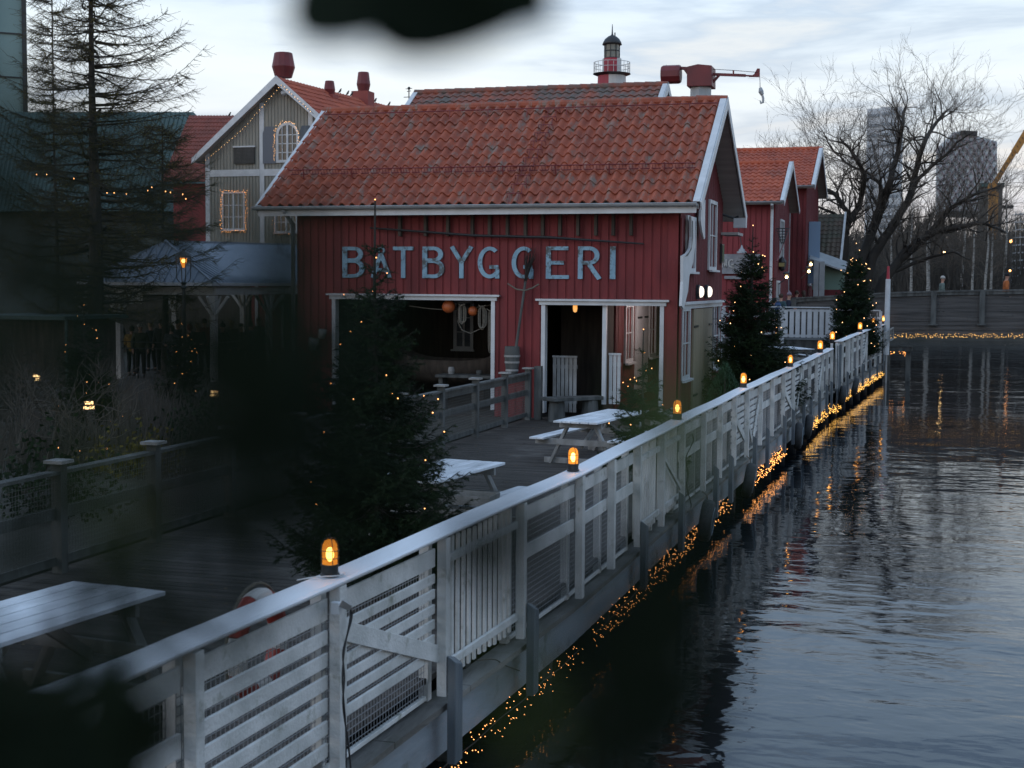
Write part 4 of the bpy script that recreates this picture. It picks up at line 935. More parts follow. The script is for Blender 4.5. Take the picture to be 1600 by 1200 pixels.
# birds on the ridge
for i, (px, py, lab) in enumerate(((531, 133, 'leftmost dark bird perched by the small chimney cowl'), (543, 137, 'dark bird perched between the two roof chimneys'), (549, 140, 'dark bird just left of the slender chimney'), (586, 151, 'dark bird just right of the slender chimney'), (608, 156, 'dark bird at the right end of the grey house ridge'), (359, 180, 'dark bird on the rust red roof left of the gable'))):
    q = aY(px, py+1, 74)
    if i < 5:                                       # standing on the grey house ridge
        for t_ in np.linspace(0, D_, 400):
            q = Vector((xm, GY-ov, zr+.20))+rd*float(t_); v_ = q-CAMP
            if 800+F_PX*v_.dot(rgt)/v_.dot(fwd) >= px: break
    d_ = wempty('bird', lab, 'bird', tuple(q), group='dark birds on the ridges')
    m = MB(); m.tube([q+Vector((-.13,0,-.02)), q+Vector((-.06,0,.04)), q+Vector((.0,0,.09)), q+Vector((.03,0,.15)), q+Vector((.045,0,.19)), q+Vector((.07,0,.195)), q+Vector((.10,0,.185))], [.010,.035,.055,.042,.032,.024,.004], 8)
    m.tube([q+Vector((.0,.02,.05)), q+Vector((.0,.02,-.03))], .008, 4); m.tube([q+Vector((.0,-.02,.05)), q+Vector((.0,-.02,-.03))], .008, 4); m.build('body', 'dark', d_, smooth=True)
# string lights on the grey house
def string_pts(path, step, jit):
    pts = []
    for a, b in zip(path, path[1:]):
        a = Vector(a); b = Vector(b); n = max(1, int((b-a).length/step))
        for k in range(n): pts.append(a.lerp(b, k/n)+Vector((rnd.uniform(-jit, jit), -.04, rnd.uniform(-jit, jit))))
    return pts
def light_string(lab, path, step, jit, r, m, group='fairy light strings on the grey house', cable=True):
    o = wempty('string_lights', lab, 'string lights', tuple(path[0]), group=group)
    if cable: MB().tube([Vector(p)+Vector((0,-.02,0)) for p in path], .01, 4).build('cable', 'cable', o)
    bulbs(o, [p-o.location for p in string_pts(path, step, jit)], r, m)
    for c in o.children:
        if c.name.startswith('bulb'): c.matrix_parent_inverse = Matrix.Identity(4)
    return o
light_string('dense warm fairy lights framing the square lower window of the grey house', [G_(346,299,-.15), G_(385,299,-.15), G_(385,361,-.15), G_(346,361,-.15), G_(346,299,-.15)], .06, .06, .015, 'fairy')
light_string('dense warm fairy lights outlining the arched upper window of the grey house', [Vector((cx+s_*1, GY-.15, z_)) for s_, z_ in [(hw+.1, zb2)]+[((hw+.1)*math.cos(R(a_)), zs+(hw+.1)*math.sin(R(a_))) for a_ in range(0, 181, 20)]+[(-hw-.1, zb2)]], .07, .055, .013, 'fairyw')
light_string('fairy lights round the half hidden window at the corner of the boathouse', [G_(428,320,-.15), G_(428,366,-.15), G_(462,366,-.15)], .09, .06, .010, 'fairy')
light_string('row of small warm bulbs strung along the steep gable edge of the grey house', [G_(318,246,-.6)+Vector((0,0,-.25)), G_(380,192,-.6)+Vector((0,0,-.3)), G_(440,131,-.6)+Vector((0,0,-.05)), G_(490,176,-.6)+Vector((0,0,-.05))], .17, .02, .014, 'fairyw')

# ================================================ left background: rust red roof, verdigris hall, glass tower
h7 = wempty('rust_roof_house', 'house with a plain rust red tiled roof left of the grey gable', 'house', tuple(aY(310, 400, 72)))
a, b, c, d_ = aY(252, 285, 70), aY(372, 285, 70), aY(296, 181, 75), aY(372, 181, 75)
tile_roof(a, b, c, d_, h7, mat('rust_tile', (.24,.06,.04), .8, (.17,.05,.035), 1.5), .3, .4, nu=4)
MB().box((a.x+.4, 70.6, 0), (b.x, 76, a.z-.05)).build('walls', 'redbright', h7)
h8 = wempty('verdigris_hall', 'big hall with a green copper roof behind the larch on the left', 'hall', tuple(aY(120, 400, 85)))
e0, e1, r0, r1 = aY(-120, 330, 82), aY(262, 330, 82), aY(-90, 175, 92), aY(302, 175, 92)
MB().add([e0, e1, r1, r0, e1+Vector((0,22,0)), e0+Vector((0,22,0))], [(0,1,2,3),(1,4,2),(3,2,4,5)]).build('roof', 'copper', h8)
m = MB()
for k in range(60):
    t_ = k/59; m.bar(e0.lerp(e1, t_)+Vector((0,-.03,.02)), r0.lerp(r1, t_)+Vector((0,-.03,.02)), .05, .06)
m.build('seams', 'copper', h8)
MB().box((e0.x+1, 83, 0), (e1.x-.6, 100, e0.z-.01)).build('walls', mat('hall_wall', (.07,.09,.085), .8, (.05,.06,.06), .4), h8)
h9 = wempty('glass_tower', 'greenish panelled tower at the left edge with dark vertical ribs', 'tower', tuple(aY(20, 100, 120)))
a, b = aY(-70, 185, 120), aY(44, 185, 120)
TX = T(b.x, 120, 0, R(38)); tw0 = 14
MB(TX).box((-tw0, 0, 0), (0, 12, 60)).build('facade', mat('tower_glass', (.16,.25,.24), .5, (.20,.29,.27), .2), h9)
m = MB()
m.xf = TX
for x in (-6.4, -3.2, -.25): m.box((x-.2, -.4, 0), (x+.2, -.01, 60))
for k in range(12): m.box((-tw0, -.15, 6+k*4.2), (-.5, -.02, 6.12+k*4.2))
m.build('ribs', 'dark', h9)

# ================================================ far right: towers, lattice block, crane boom, scaffold
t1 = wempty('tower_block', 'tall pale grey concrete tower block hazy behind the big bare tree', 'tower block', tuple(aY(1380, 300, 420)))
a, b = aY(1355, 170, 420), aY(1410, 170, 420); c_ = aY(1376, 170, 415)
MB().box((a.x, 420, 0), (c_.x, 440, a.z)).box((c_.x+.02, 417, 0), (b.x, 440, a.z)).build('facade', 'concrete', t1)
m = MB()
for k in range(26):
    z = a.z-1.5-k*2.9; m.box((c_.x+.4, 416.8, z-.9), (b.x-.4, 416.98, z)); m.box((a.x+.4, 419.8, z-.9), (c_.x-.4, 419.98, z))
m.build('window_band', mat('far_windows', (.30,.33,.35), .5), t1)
t2 = wempty('lattice_building', 'office block wrapped in a diamond lattice with a slanting roof beyond the trees', 'building', tuple(aY(1510, 260, 330)))
Q_ = lambda px, py, dy=0: aY(px, py, 330+dy)
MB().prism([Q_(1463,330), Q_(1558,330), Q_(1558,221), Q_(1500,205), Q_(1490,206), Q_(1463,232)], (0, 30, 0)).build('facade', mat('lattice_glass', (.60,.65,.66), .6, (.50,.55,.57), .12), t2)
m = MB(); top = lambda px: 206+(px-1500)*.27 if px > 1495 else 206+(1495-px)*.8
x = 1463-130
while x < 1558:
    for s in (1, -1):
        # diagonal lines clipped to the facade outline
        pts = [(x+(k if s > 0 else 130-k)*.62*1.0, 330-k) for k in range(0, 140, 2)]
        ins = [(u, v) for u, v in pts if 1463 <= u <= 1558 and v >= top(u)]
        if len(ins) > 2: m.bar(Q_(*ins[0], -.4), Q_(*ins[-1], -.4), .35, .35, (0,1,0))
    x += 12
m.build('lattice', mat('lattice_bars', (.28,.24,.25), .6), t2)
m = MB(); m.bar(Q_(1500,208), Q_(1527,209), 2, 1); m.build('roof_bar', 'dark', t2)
t3 = wempty('brown_block', 'dark brown block with a flat green capped top below the crane boom', 'building', tuple(aY(1556, 330, 200)))
a = aY(1545, 292, 200); b = aY(1567, 292, 200)
MB().box((a.x-1, 200, 0), (b.x, 212, a.z)).build('walls', mat('brown_wall', (.085,.08,.07), .8), t3); MB().box((a.x-1.2, 199.8, a.z+.01), (b.x+.2, 212, a.z+.5)).build('cap', 'copper', t3); MB().box((b.x, 203, a.z-2.6), (b.x+1.6, 206, a.z-2.3)).build('awning', 'dark', t3)
t4 = wempty('crane_boom', 'yellow crane boom slanting up at the right edge of the sky', 'crane', tuple(aY(1550, 290, 190)))
B_ = lambda px, py, dy=0: aY(px, py, 190+dy); s0_, s1_ = B_(1552, 290), B_(1625, 172)
m = MB(); m.bar(s0_, s1_, .55, .62); m.bar(B_(1585, 238)+Vector((0,-.1,0)), s1_, .75, .85); m.bar(B_(1548,300), B_(1552,288), 1.2, 1.1); m.build('boom', 'crane', t4)
m = MB()
for k in range(18): m.bar(s0_.lerp(s1_, k/18)+Vector((0,-.45,.3)), s0_.lerp(s1_, (k+.6)/18)+Vector((0,-.45,-.3)), .06, .08)
m.build('bracing', 'dark', t4)
MB().box((B_(1545,300).x, 189, 0), (B_(1560,300).x, 192, B_(1552,300).z)).build('crane_base', 'crane', t4)
t5 = wempty('scaffold', 'grid of steel scaffolding standing at the right edge beyond the bridge', 'scaffold', tuple(aY(1590, 400, 130)))
m = MB(); S_ = lambda px, py, dy=0: aY(px, py, 130+dy)
for px in (1581, 1587, 1594, 1601, 1608):
    for dy in (0, 1.5): m.tube([S_(px, 455, dy), S_(px, 330 if px > 1584 else 372, dy)], .045, 4)
for py in range(335, 455, 12):
    for dy in (0, 1.5): m.tube([S_(1581 if py > 372 else 1587, py, dy), S_(1612, py-2, dy)], .04, 4)
    m.bar(S_(1582, py+1), S_(1612, py-1), .8, .05)
m.build('tubes', 'gutter', t5)
for i, (px, py, Y, mm, lab) in enumerate(((1580, 377, 128, 'fairy', 'orange site lamp by the scaffolding'), (1475, 395, 125, 'hot', 'white street light shining through the wood'), (1578, 423, 118, 'fairy', 'small orange lamp just above the walker in orange'))):
    q = aY(px, py, Y); o = wempty('street_light', lab, 'street light', tuple(q)); MB().ball(q, .14 if i < 2 else .09, 8, 6).build('head', mm, o); MB().tube([q+Vector((0,.15,.1)), Vector((q.x, q.y+.2, 0))], .06, 6).build('pole', 'dark', o)

# ================================================ footbridge
bg_ = wempty('footbridge', 'grey timber footbridge with solid boarded sides crossing the water', 'footbridge', (2, 62, 0))
bx = [-6.0, -4.5, -3, -1.4, .6, 3.6, 7, 11, 16]; tz = [2.54, 2.64, 2.74, 2.84, 2.92, 2.99, 3.02, 3.0, 2.95]; bz = [.9, .92, .95, 1.0, 1.04, 1.08, 1.08, 1.06, 1.0]
def bt_(x, tab): return float(np.interp(x, bx, tab))
m = MB(); n = 9
for j in range(n):
    x = bx[0]
    while x < 15.8:
        x2 = min(x+2.2+(j*37 % 5)*.3, 15.9); r_ = lambda xx, f: bt_(xx, bz)+(bt_(xx, tz)-.09-bt_(xx, bz))*f
        dy = rnd.uniform(0, .015)
        m.prism([(x, 62-dy, r_(x, j/n)), (x2-.01, 62-dy, r_(x2, j/n)), (x2-.01, 62-dy, r_(x2, (j+.93)/n)), (x, 62-dy, r_(x, (j+.93)/n))], (0, .04, 0)); x = x2
m.build('side_boards', 'bridge', bg_)
m = MB()
for a, c in zip(bx, bx[1:]): m.prism([(a, 61.88, bt_(a, tz)-.06), (c-.01, 61.88, bt_(c, tz)-.06), (c-.01, 61.88, bt_(c, tz)), (a, 61.88, bt_(a, tz))], (0, .24, 0)); m.prism([(a, 61.93, bt_(a, tz)-.20), (c-.01, 61.93, bt_(c, tz)-.20), (c-.01, 61.93, bt_(c, tz)-.07), (a, 61.93, bt_(a, tz)-.07)], (0, .05, 0))
m.build('handrail', 'greywood', bg_)
for px in (1232, 1240, 1459, 1535, 1612):
    q = aY(px, 470, 61.9); x = q.x; b_2 = MB(); b_2.box((x-.11, 61.84, bt_(x, bz)+.45), (x+.11, 61.93, bt_(x, tz)-.07)); b_2.box((x-.19, 61.8, bt_(x, bz)+.42), (x+.19, 61.93, bt_(x, bz)+.47)).build('post', 'greywood', bg_)
m = MB(); m2 = MB()
for a, c in zip(bx, bx[1:]): m.prism([(a, 62.05, 1.62+(bt_(a,tz)-2.8)*.6), (c, 62.05, 1.62+(bt_(c,tz)-2.8)*.6), (c, 64.6, 1.62+(bt_(c,tz)-2.8)*.6), (a, 64.6, 1.62+(bt_(a,tz)-2.8)*.6)], (0,0,-.12)); m2.prism([(a, 64.6, bt_(a, bz)), (c, 64.6, bt_(c, bz)), (c, 64.6, bt_(c, tz)), (a, 64.6, bt_(a, tz))], (0, .05, 0))
m.build('walkway', 'deck', bg_); m2.build('side_boards', 'bridge', bg_)
for x in (6.2, 11.5): MB().box((x-.2, 62.1, -3.1), (x+.2, 64.5, 1.2)).build('pier', 'black', bg_)
MB().box((-5.2, 63.4, -3.1), (-2.2, 66, 1.0)).build('abutment', 'black', kind='structure')
# landing behind the pier end with its white palings
ld = wempty('landing', 'raised timber landing where the ramp meets the footbridge', 'landing', (-7, 60, 0))
MB().box((-11, 58.2, 0), (-3.3, 61.7, .88)).build('platform', 'greywood', ld)
def palings(lab, pts, z0, h, gap, wd, rails, group=None, m='whitetrim'):
    o = wempty('picket_fence', lab, 'fence', (pts[0][0], pts[0][1], z0), group=group)
    for (a, b) in zip(pts, pts[1:]):
        a = Vector((*a, 0)) if len(a) == 2 else Vector(a); b = Vector((*b, 0)) if len(b) == 2 else Vector(b); n = max(1, int((b-a).length/(gap+wd))); mm = MB()
        for k in range(n):
            p_ = a.lerp(b, (k+.5)/n); mm.box((p_.x-wd/2, p_.y-.012, z0+p_.z+.06), (p_.x+wd/2, p_.y+.012, z0+p_.z+h-.08))
        mm.build('pickets', m, o); rr = MB()
        for f_ in rails: rr.bar(a+Vector((0,.03,z0+h*f_)), b+Vector((0,.03,z0+h*f_)), .03, .09)
        rr.bar(a+Vector((0,0,z0+h)), b+Vector((0,0,z0+h)), .13, .045); rr.build('rails', m, o)
        for p_ in (a, b): MB().box((p_.x-.06, p_.y+.0, p_.z+z0-.2), (p_.x+.06, p_.y+.1, p_.z+z0+h-.025)).build('post', m, o)
    return o
xa = aY(1223, 500, 58).x; xb = aY(1298, 500, 58).x
palings('white close picket screen on the landing between the two lit spruces', [(xa, 58), (xb, 58)], .92, 1.28, .05, .17, (.1, .9))
o = palings('open white wire and rail fence left of the picket screen, behind the larger spruce', [(aY(1130, 480, 58.4).x, 58.4), (xa-.1, 58.4)], .95, 1.25, .16, .02, (.45, .7, .12))
palings('white rail fence piece right of the picket screen behind the far spruce', [(xb+.1, 58.3), (-1.9, 58.3)], .9, 1.2, .22, .02, (.25, .5, .75))
o = wempty('ramp_rail', 'white sloping ramp handrail left of the larger spruce', 'handrail', tuple(aY(1130, 500, 56)))
MB().bar(aY(1126, 487, 56), aY(1160, 500, 56), .05, .07).bar(aY(1126, 512, 56), aY(1160, 523, 56), .05, .07).build('rail', 'whitetrim', o)
for px in (1128, 1140, 1155): q = aY(px, 490, 56); MB().box((q.x-.03, 55.97, 0), (q.x+.03, 56.03, q.z)).build('post', 'whitetrim', o)

# flagpole-like mooring post at the pier end and the small gangway rail
mp_ = wempty('mooring_pole', 'slim white pole with a red top at the far end of the pier', 'pole', (-1.72, 61.2, 0))
q = aY(1386, 500, 61.2); zt = aY(1386, 416, 61.2).z; zm = aY(1386, 436, 61.2).z
MB().lathe([(.12, .2), (.12, 1.3), (.10, zm)], (q.x, q.y, 0), 10).build('shaft', 'whitetrim', mp_); MB().lathe([(.07, zm), (.05, zt)], (q.x, q.y, 0), 10).build('top', 'lred', mp_); MB().lathe([(.05, -3), (.05, .2)], (q.x, q.y, 0), 8).build('foot', 'gutter', mp_)
gw = wempty('gangway_rail', 'small grey slatted gangway rail sticking out beside the pole at the pier end', 'gangway', tuple(aY(1390, 525, 60)))
m = MB(); a, b = aY(1381, 521, 59.8), aY(1396, 512, 61.3); m.bar(a, b, .05, .06); a2, b2 = aY(1381, 537, 59.8), aY(1396, 529, 61.3); m.bar(a2, b2, .05, .06)
for k in range(7): m.bar(a.lerp(b, k/6), a2.lerp(b2, k/6), .03, .05)
m.build('rail', 'tablewood', gw)
# ================================================ rail lanterns
def make_lantern():
    t = empty('rail_lantern', 'x', 'lantern')
    MB().lathe([(.058, 0), (.058, .012), (.050, .016), (.050, .05), (.054, .055), (.054, .068)], (0,0,0), 20).build('base', 'dark', t)
    MB().lathe([(.044, .068), (.046, .15), (.042, .185), (.028, .207), (.004, .215)], (0,0,0), 20).build('glass', 'amber', t, smooth=True)
    c = MB()
    for k in range(4):
        a = math.pi*k/2+.5; pts = [(.053, .07), (.054, .15), (.049, .192), (.032, .218), (0, .226)]
        c.tube([(r*math.cos(a), r*math.sin(a), z) for r, z in pts], .0028, 5)
    for z in (.105, .15): c.tube([(.054*math.cos(t_), .054*math.sin(t_), z) for t_ in np.linspace(0, 2*math.pi, 21)[:-1]], .0026, 4, closed=True)
    c.build('cage', 'dark', t)
    MB().ball((0, 0, .125), .024, 10, 8, (1, 1, 1.8)).build('bulb', 'hot', t, smooth=True)
    return t
# amber glass lets the bulb show through
ga = bpy.data.materials.new('amber_dome'); ga.use_nodes = True; n_ = ga.node_tree.nodes; l_ = ga.node_tree.links
for q in list(n_): n_.remove(q)
o_ = n_.new('ShaderNodeOutputMaterial'); em = n_.new('ShaderNodeEmission'); em.inputs[0].default_value = (1, .36, .05, 1); em.inputs[1].default_value = 1.5
tr = n_.new('ShaderNodeBsdfTransparent'); tr.inputs[0].default_value = (1, .75, .4, 1); mxs = n_.new('ShaderNodeMixShader'); mxs.inputs[0].default_value = .5
l_.new(em.outputs[0], mxs.inputs[1]); l_.new(tr.outputs[0], mxs.inputs[2]); l_.new(mxs.outputs[0], o_.inputs[0]); M['amber'] = ga
lanterns = [(8.15, 'nearest amber cage lantern on the white handrail, over the red lifebuoy'), (13.6, 'amber cage lantern on the handrail in front of the picnic tables, second nearest'), (19.4, 'third amber lantern, on the rail beside the small sparse spruce'),
            (26.0, 'amber lantern on the rail below the big lit spruce by the boathouse'), (33.4, 'amber lantern just right of the big lit spruce'), (40.9, 'last lantern before the step up in the handrail'),
            (45.3, 'lantern right at the step up, on the lower post'), (52.6, 'lantern before the far spruce on the raised rail'), (57.7, 'second last lantern on the raised rail'), (61.8, 'farthest lantern, touching the white pole')]
lt = make_lantern()
for i, (y, lab) in enumerate(lanterns):
    o = lt if i == 0 else ctree(lt)
    o.location = (fx(y)-.02 if i != 6 else fx(y)-.2, y, (rz_top(y)+.004) if i != 6 else 1.28); o.scale = (1.08,)*3 if i < 2 else ((1.25,)*3 if i < 5 else (1.6,)*3); o['label'] = lab; o['group'] = 'amber lanterns along the handrail'; o.rotation_euler.z = rnd.random()
    pl = bpy.data.lights.new('lantern_light', 'POINT'); pl.energy = 4.5 if i < 2 else 4; pl.color = (1, .5, .18); pl.shadow_soft_size = .03
    po = bpy.data.objects.new('lantern_light', pl); col.objects.link(po); po.location = (o.location.x, o.location.y, o.location.z+.14*o.scale.z); 
# cables on the railing
def cable(lab, pts, r=.006, m='cable'):
    P = [Vector(p) for p in pts]; out_ = []
    for i in range(len(P)-1):
        a = P[max(0, i-1)]; b = P[i]; c = P[i+1]; d_ = P[min(len(P)-1, i+2)]
        for k in range(6):
            t_ = k/6; out_.append(.5*((2*b)+(c-a)*t_+(2*a-5*b+4*c-d_)*t_*t_+(3*b-a-3*c+d_)*t_**3))
    out_.append(P[-1]); return MB().tube(out_, r, 6).build('cable', m, label=lab, cat='cable')
V_ = lambda px, py, o=.12: (lambda p_: p_)(aX(px, py, fx(8.5)+o))
cable('pair of black cables running down the post under the nearest lantern', [V_(532,950), V_(540,945), V_(548,955), V_(543,990), V_(536,1020), V_(538,1060), V_(536,1100), V_(541,1140), V_(545,1170), V_(548,1200)], .006)
cable('second black cable looping beside the socket on the lantern post', [V_(536,945,.14), V_(546,950,.14), V_(550,965,.14), V_(540,1005,.14), V_(535,1060,.14), V_(540,1130,.14), V_(541,1200,.14)], .005)
sk = wempty('outdoor_socket', 'white outdoor socket box with a flap on the post under the nearest lantern', 'socket', tuple(V_(528, 950)))
q = V_(523, 948, .10); MB().box((q.x-.02, q.y-.02, q.z-.045), (q.x+.035, q.y+.03, q.z+.03)).build('box', 'whitetrim', sk, bevel=.004)
MB().prism([V_(530,948,.14), V_(535,938,.20), V_(550,947,.20), V_(546,955,.15)], (0,0,.008)).build('flap', 'whitetrim', sk)
U_ = lambda px, py: aX(px, py, fx(20.4)+.14)
cable('black cable twisting down the picket bay by the dark diagonal strut', [U_(1076,684), U_(1081,678), U_(1083,690), U_(1072,715), U_(1075,740), U_(1073,760), U_(1080,790), U_(1074,800)], .008)
w1_ = lambda px, py: aX(px, py, fx(11)+.06)
cable('black cable trailing along the ledge below the second picket bay', [w1_(745,1032), w1_(772,1030), w1_(790,1040), w1_(812,1048)], .006)
cable('white cable wrapped round the foot of the nearest lantern', [(fx(8.15)-.20, 8.05, 1.13), (fx(8.1)-.06, 8.02, 1.165), (fx(8.1)+.06, 8.12, 1.163), (fx(8.2)+.05, 8.22, 1.163)], .005, 'whitetrim')
# lifebuoy on the inner side of the rail
lb = wempty('lifebuoy', 'red and white lifebuoy hanging inside the rail under the nearest lantern', 'lifebuoy', tuple(aX(470, 960, fx(7.9)-.25)))
c = Vector((fx(7.6)-.24, 7.62, .82))
for a0, a1, mm in ((20, 70, 'lred'), (70, 110, 'lwhite'), (110, 160, 'lred'), (160, 200, 'lwhite'), (200, 250, 'lred'), (250, 290, 'lwhite'), (290, 340, 'lred'), (-20, 20, 'lwhite')):
    MB().tube([c+Vector((0, .28*math.cos(R(a_)), .28*math.sin(R(a_)))) for a_ in np.linspace(a0, a1, 8)], .062, 12).build('float_segment', 'lifered' if mm == 'lred' else mm, lb, smooth=False)
MB().tube([c+Vector((-.02, .37*math.cos(a_), .37*math.sin(a_))) for a_ in np.linspace(0, 2*math.pi, 25)[:-1]], .010, 6, closed=True).build('grab_line', 'rope', lb)

# ================================================ picnic tables
def picnic_table(lab, cx, cy, ang, L_=1.9, wd=.78, z=.75, tray=False):
    t = empty('picnic_table', lab, 'picnic table', (cx, cy, 0), 'weathered white picnic tables', ang)
    n = 5; bw = wd/n; m = MB()
    for k in range(n): m.box((-wd/2+k*bw+.008, -L_/2+rnd.uniform(-.01,.01), z-.032), (-wd/2+(k+1)*bw-.008, L_/2+rnd.uniform(-.01,.01), z))
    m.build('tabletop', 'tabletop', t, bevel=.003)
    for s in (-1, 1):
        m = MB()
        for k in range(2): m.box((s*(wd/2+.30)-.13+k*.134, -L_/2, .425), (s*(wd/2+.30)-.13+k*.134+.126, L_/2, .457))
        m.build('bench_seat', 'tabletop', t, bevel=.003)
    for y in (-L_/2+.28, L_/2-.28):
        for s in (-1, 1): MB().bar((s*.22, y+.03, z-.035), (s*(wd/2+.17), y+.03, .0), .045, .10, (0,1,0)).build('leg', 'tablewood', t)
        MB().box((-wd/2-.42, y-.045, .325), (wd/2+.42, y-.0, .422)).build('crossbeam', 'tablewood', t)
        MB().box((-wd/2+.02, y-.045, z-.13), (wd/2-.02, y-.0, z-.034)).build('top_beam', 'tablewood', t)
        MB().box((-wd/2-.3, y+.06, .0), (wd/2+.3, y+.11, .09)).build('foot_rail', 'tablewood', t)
    MB().bar((0, -L_/2+.32, .30), (0, -.05, z-.05), .045, .08).bar((0, L_/2-.32, .30), (0, .05, z-.05), .045, .08).build('brace', 'tablewood', t)
    return t
picnic_table('white picnic table nearest the boathouse doorway, with clear legs and bench', -5.42, 23.9, -.14, 2.6, .8)
picnic_table('white picnic table right of the large dark spruce, beside a grill tray', -5.68, 16.15, -.12, 2.0, .86)
picnic_table('dim white picnic table in the lower left corner behind the blurred leaves', -5.85, 8.15, -.12, 1.9, .86)
picnic_table('far snowy pale picnic table below the white picket screen', -5.0, 53.5, .5, 2.2, 1.0)
gr = wempty('grill_tray', 'shallow rusty metal grill tray on thin legs beside the second picnic table bench', 'grill tray', (-4.9, 15.3, .45))
q0 = Vector((-4.98, 15.15, .47))
m = MB(); a, b_ = .30, .20
m.box((q0.x-a, q0.y-b_, q0.z+.05), (q0.x+a, q0.y+b_, q0.z+.06)); m.box((q0.x-a, q0.y-b_, q0.z+.06), (q0.x+a, q0.y-b_+.01, q0.z+.16)); m.box((q0.x-a, q0.y+b_-.01, q0.z+.06), (q0.x+a, q0.y+b_, q0.z+.16))
m.box((q0.x-a, q0.y-b_+.011, q0.z+.06), (q0.x-a+.01, q0.y+b_-.011, q0.z+.16)); m.box((q0.x+a-.01, q0.y-b_+.011, q0.z+.06), (q0.x+a, q0.y+b_-.011, q0.z+.16)); m.build('tray', 'tablewood', gr)
for sx_ in (-1, 1):
    for sy in (-1, 1): MB().box((q0.x+sx_*(a-.03)-.008, q0.y+sy*(b_-.03)-.008, .46), (q0.x+sx_*(a-.03)+.008, q0.y+sy*(b_-.03)+.008, q0.z+.05)).build('leg', 'dark', gr)
m = MB(); m.box((q0.x-.2, q0.y-.1, q0.z+.062), (q0.x+.0, q0.y+.08, q0.z+.10)); m.box((q0.x+.08, q0.y-.06, q0.z+.062), (q0.x+.17, q0.y+.05, q0.z+.09)); m.build('ash', 'lwhite', gr)
# far dark planter boxes with board tops
for i, (px, py, w_, lab) in enumerate(((1278, 532, 1.3, 'low dark box with a plank top just before the step in the railing'), (1300, 520, 1.3, 'dark box with a plank top at the foot of the far spruce'))):
    q = aZ(px, py, .8); o = wempty('board_topped_box', lab, 'planter', (q.x-.3, q.y, 0)); x = q.x-.35
    MB().box((x-.55, q.y-.3, .25), (x+.35, q.y+.4, .75)).build('box', 'interior', o); MB().box((x-.7, q.y-.45, .76), (x+.75, q.y+.55, .82)).build('top', 'greywood', o)
# raised bed edging at the boathouse corner
MB().box((-5.25, 27.4, 0), (-3.9, 27.5, .42)).box((-5.25, 27.5, 0), (-5.15, 30.2, .42)).box((-5.3, 27.36, .425), (-3.85, 27.56, .46)).build('planter_edge', 'tablewood', label='pale timber planter edge below the boathouse corner behind the small spruce', cat='planter')

# ================================================ lower fence of grey wood and wire, left of the walk
lf = wempty('garden_fence', 'grey wood and wire fence with capped posts along the left side of the boardwalk', 'fence', (-8.55, 18, 0))
ly = [4.6, 6.6, 8.6, 10.55, 12.5, 14.35, 16.2, 18.2, 20.2, 22.3, 24.35, 26.4, 28.4, 30.2]
for a, c in zip(ly, ly[1:]):
    m = MB(); a1, c1 = a+.06, c-.06
    m.box((-8.66, a1, 1.03), (-8.52, c1, 1.065)); m.box((-8.60, a1, .90), (-8.575, c1, 1.028)) if a > 20 else None
    m.box((-8.60, a1, .56), (-8.575, c1, .68)); m.box((-8.60, a1, .08), (-8.575, c1, .17))
    p_ = m.build('rails', 'greywood', lf); wm_ = MB(); r = .0035
    k = .2
    while k < 1.0: wm_.bar((-8.56, a1, k), (-8.56, c1, k), r, r); k += .05
    k = a1
    while k < c1: wm_.bar((-8.56, k, .17), (-8.56, k, 1.0), r, r, (0,1,0)); k += .05
    wm_.build('wire_mesh', 'wiredark', p_)
for y in ly:
    p_ = MB().box((-8.63, y-.058, -.02), (-8.51, y+.058, 1.14)).build('post', 'greywood', lf)
    MB().box((-8.68, y-.11, 1.142), (-8.46, y+.11, 1.175)).build('post_cap', 'tablewood', p_)
MB().box((-8.46, 30.3, 0), (-8.3, 30.45, 1.2)).build('gate_post', 'greywood', label='grey stub post ending the wire fence against the boathouse doorway', cat='post')

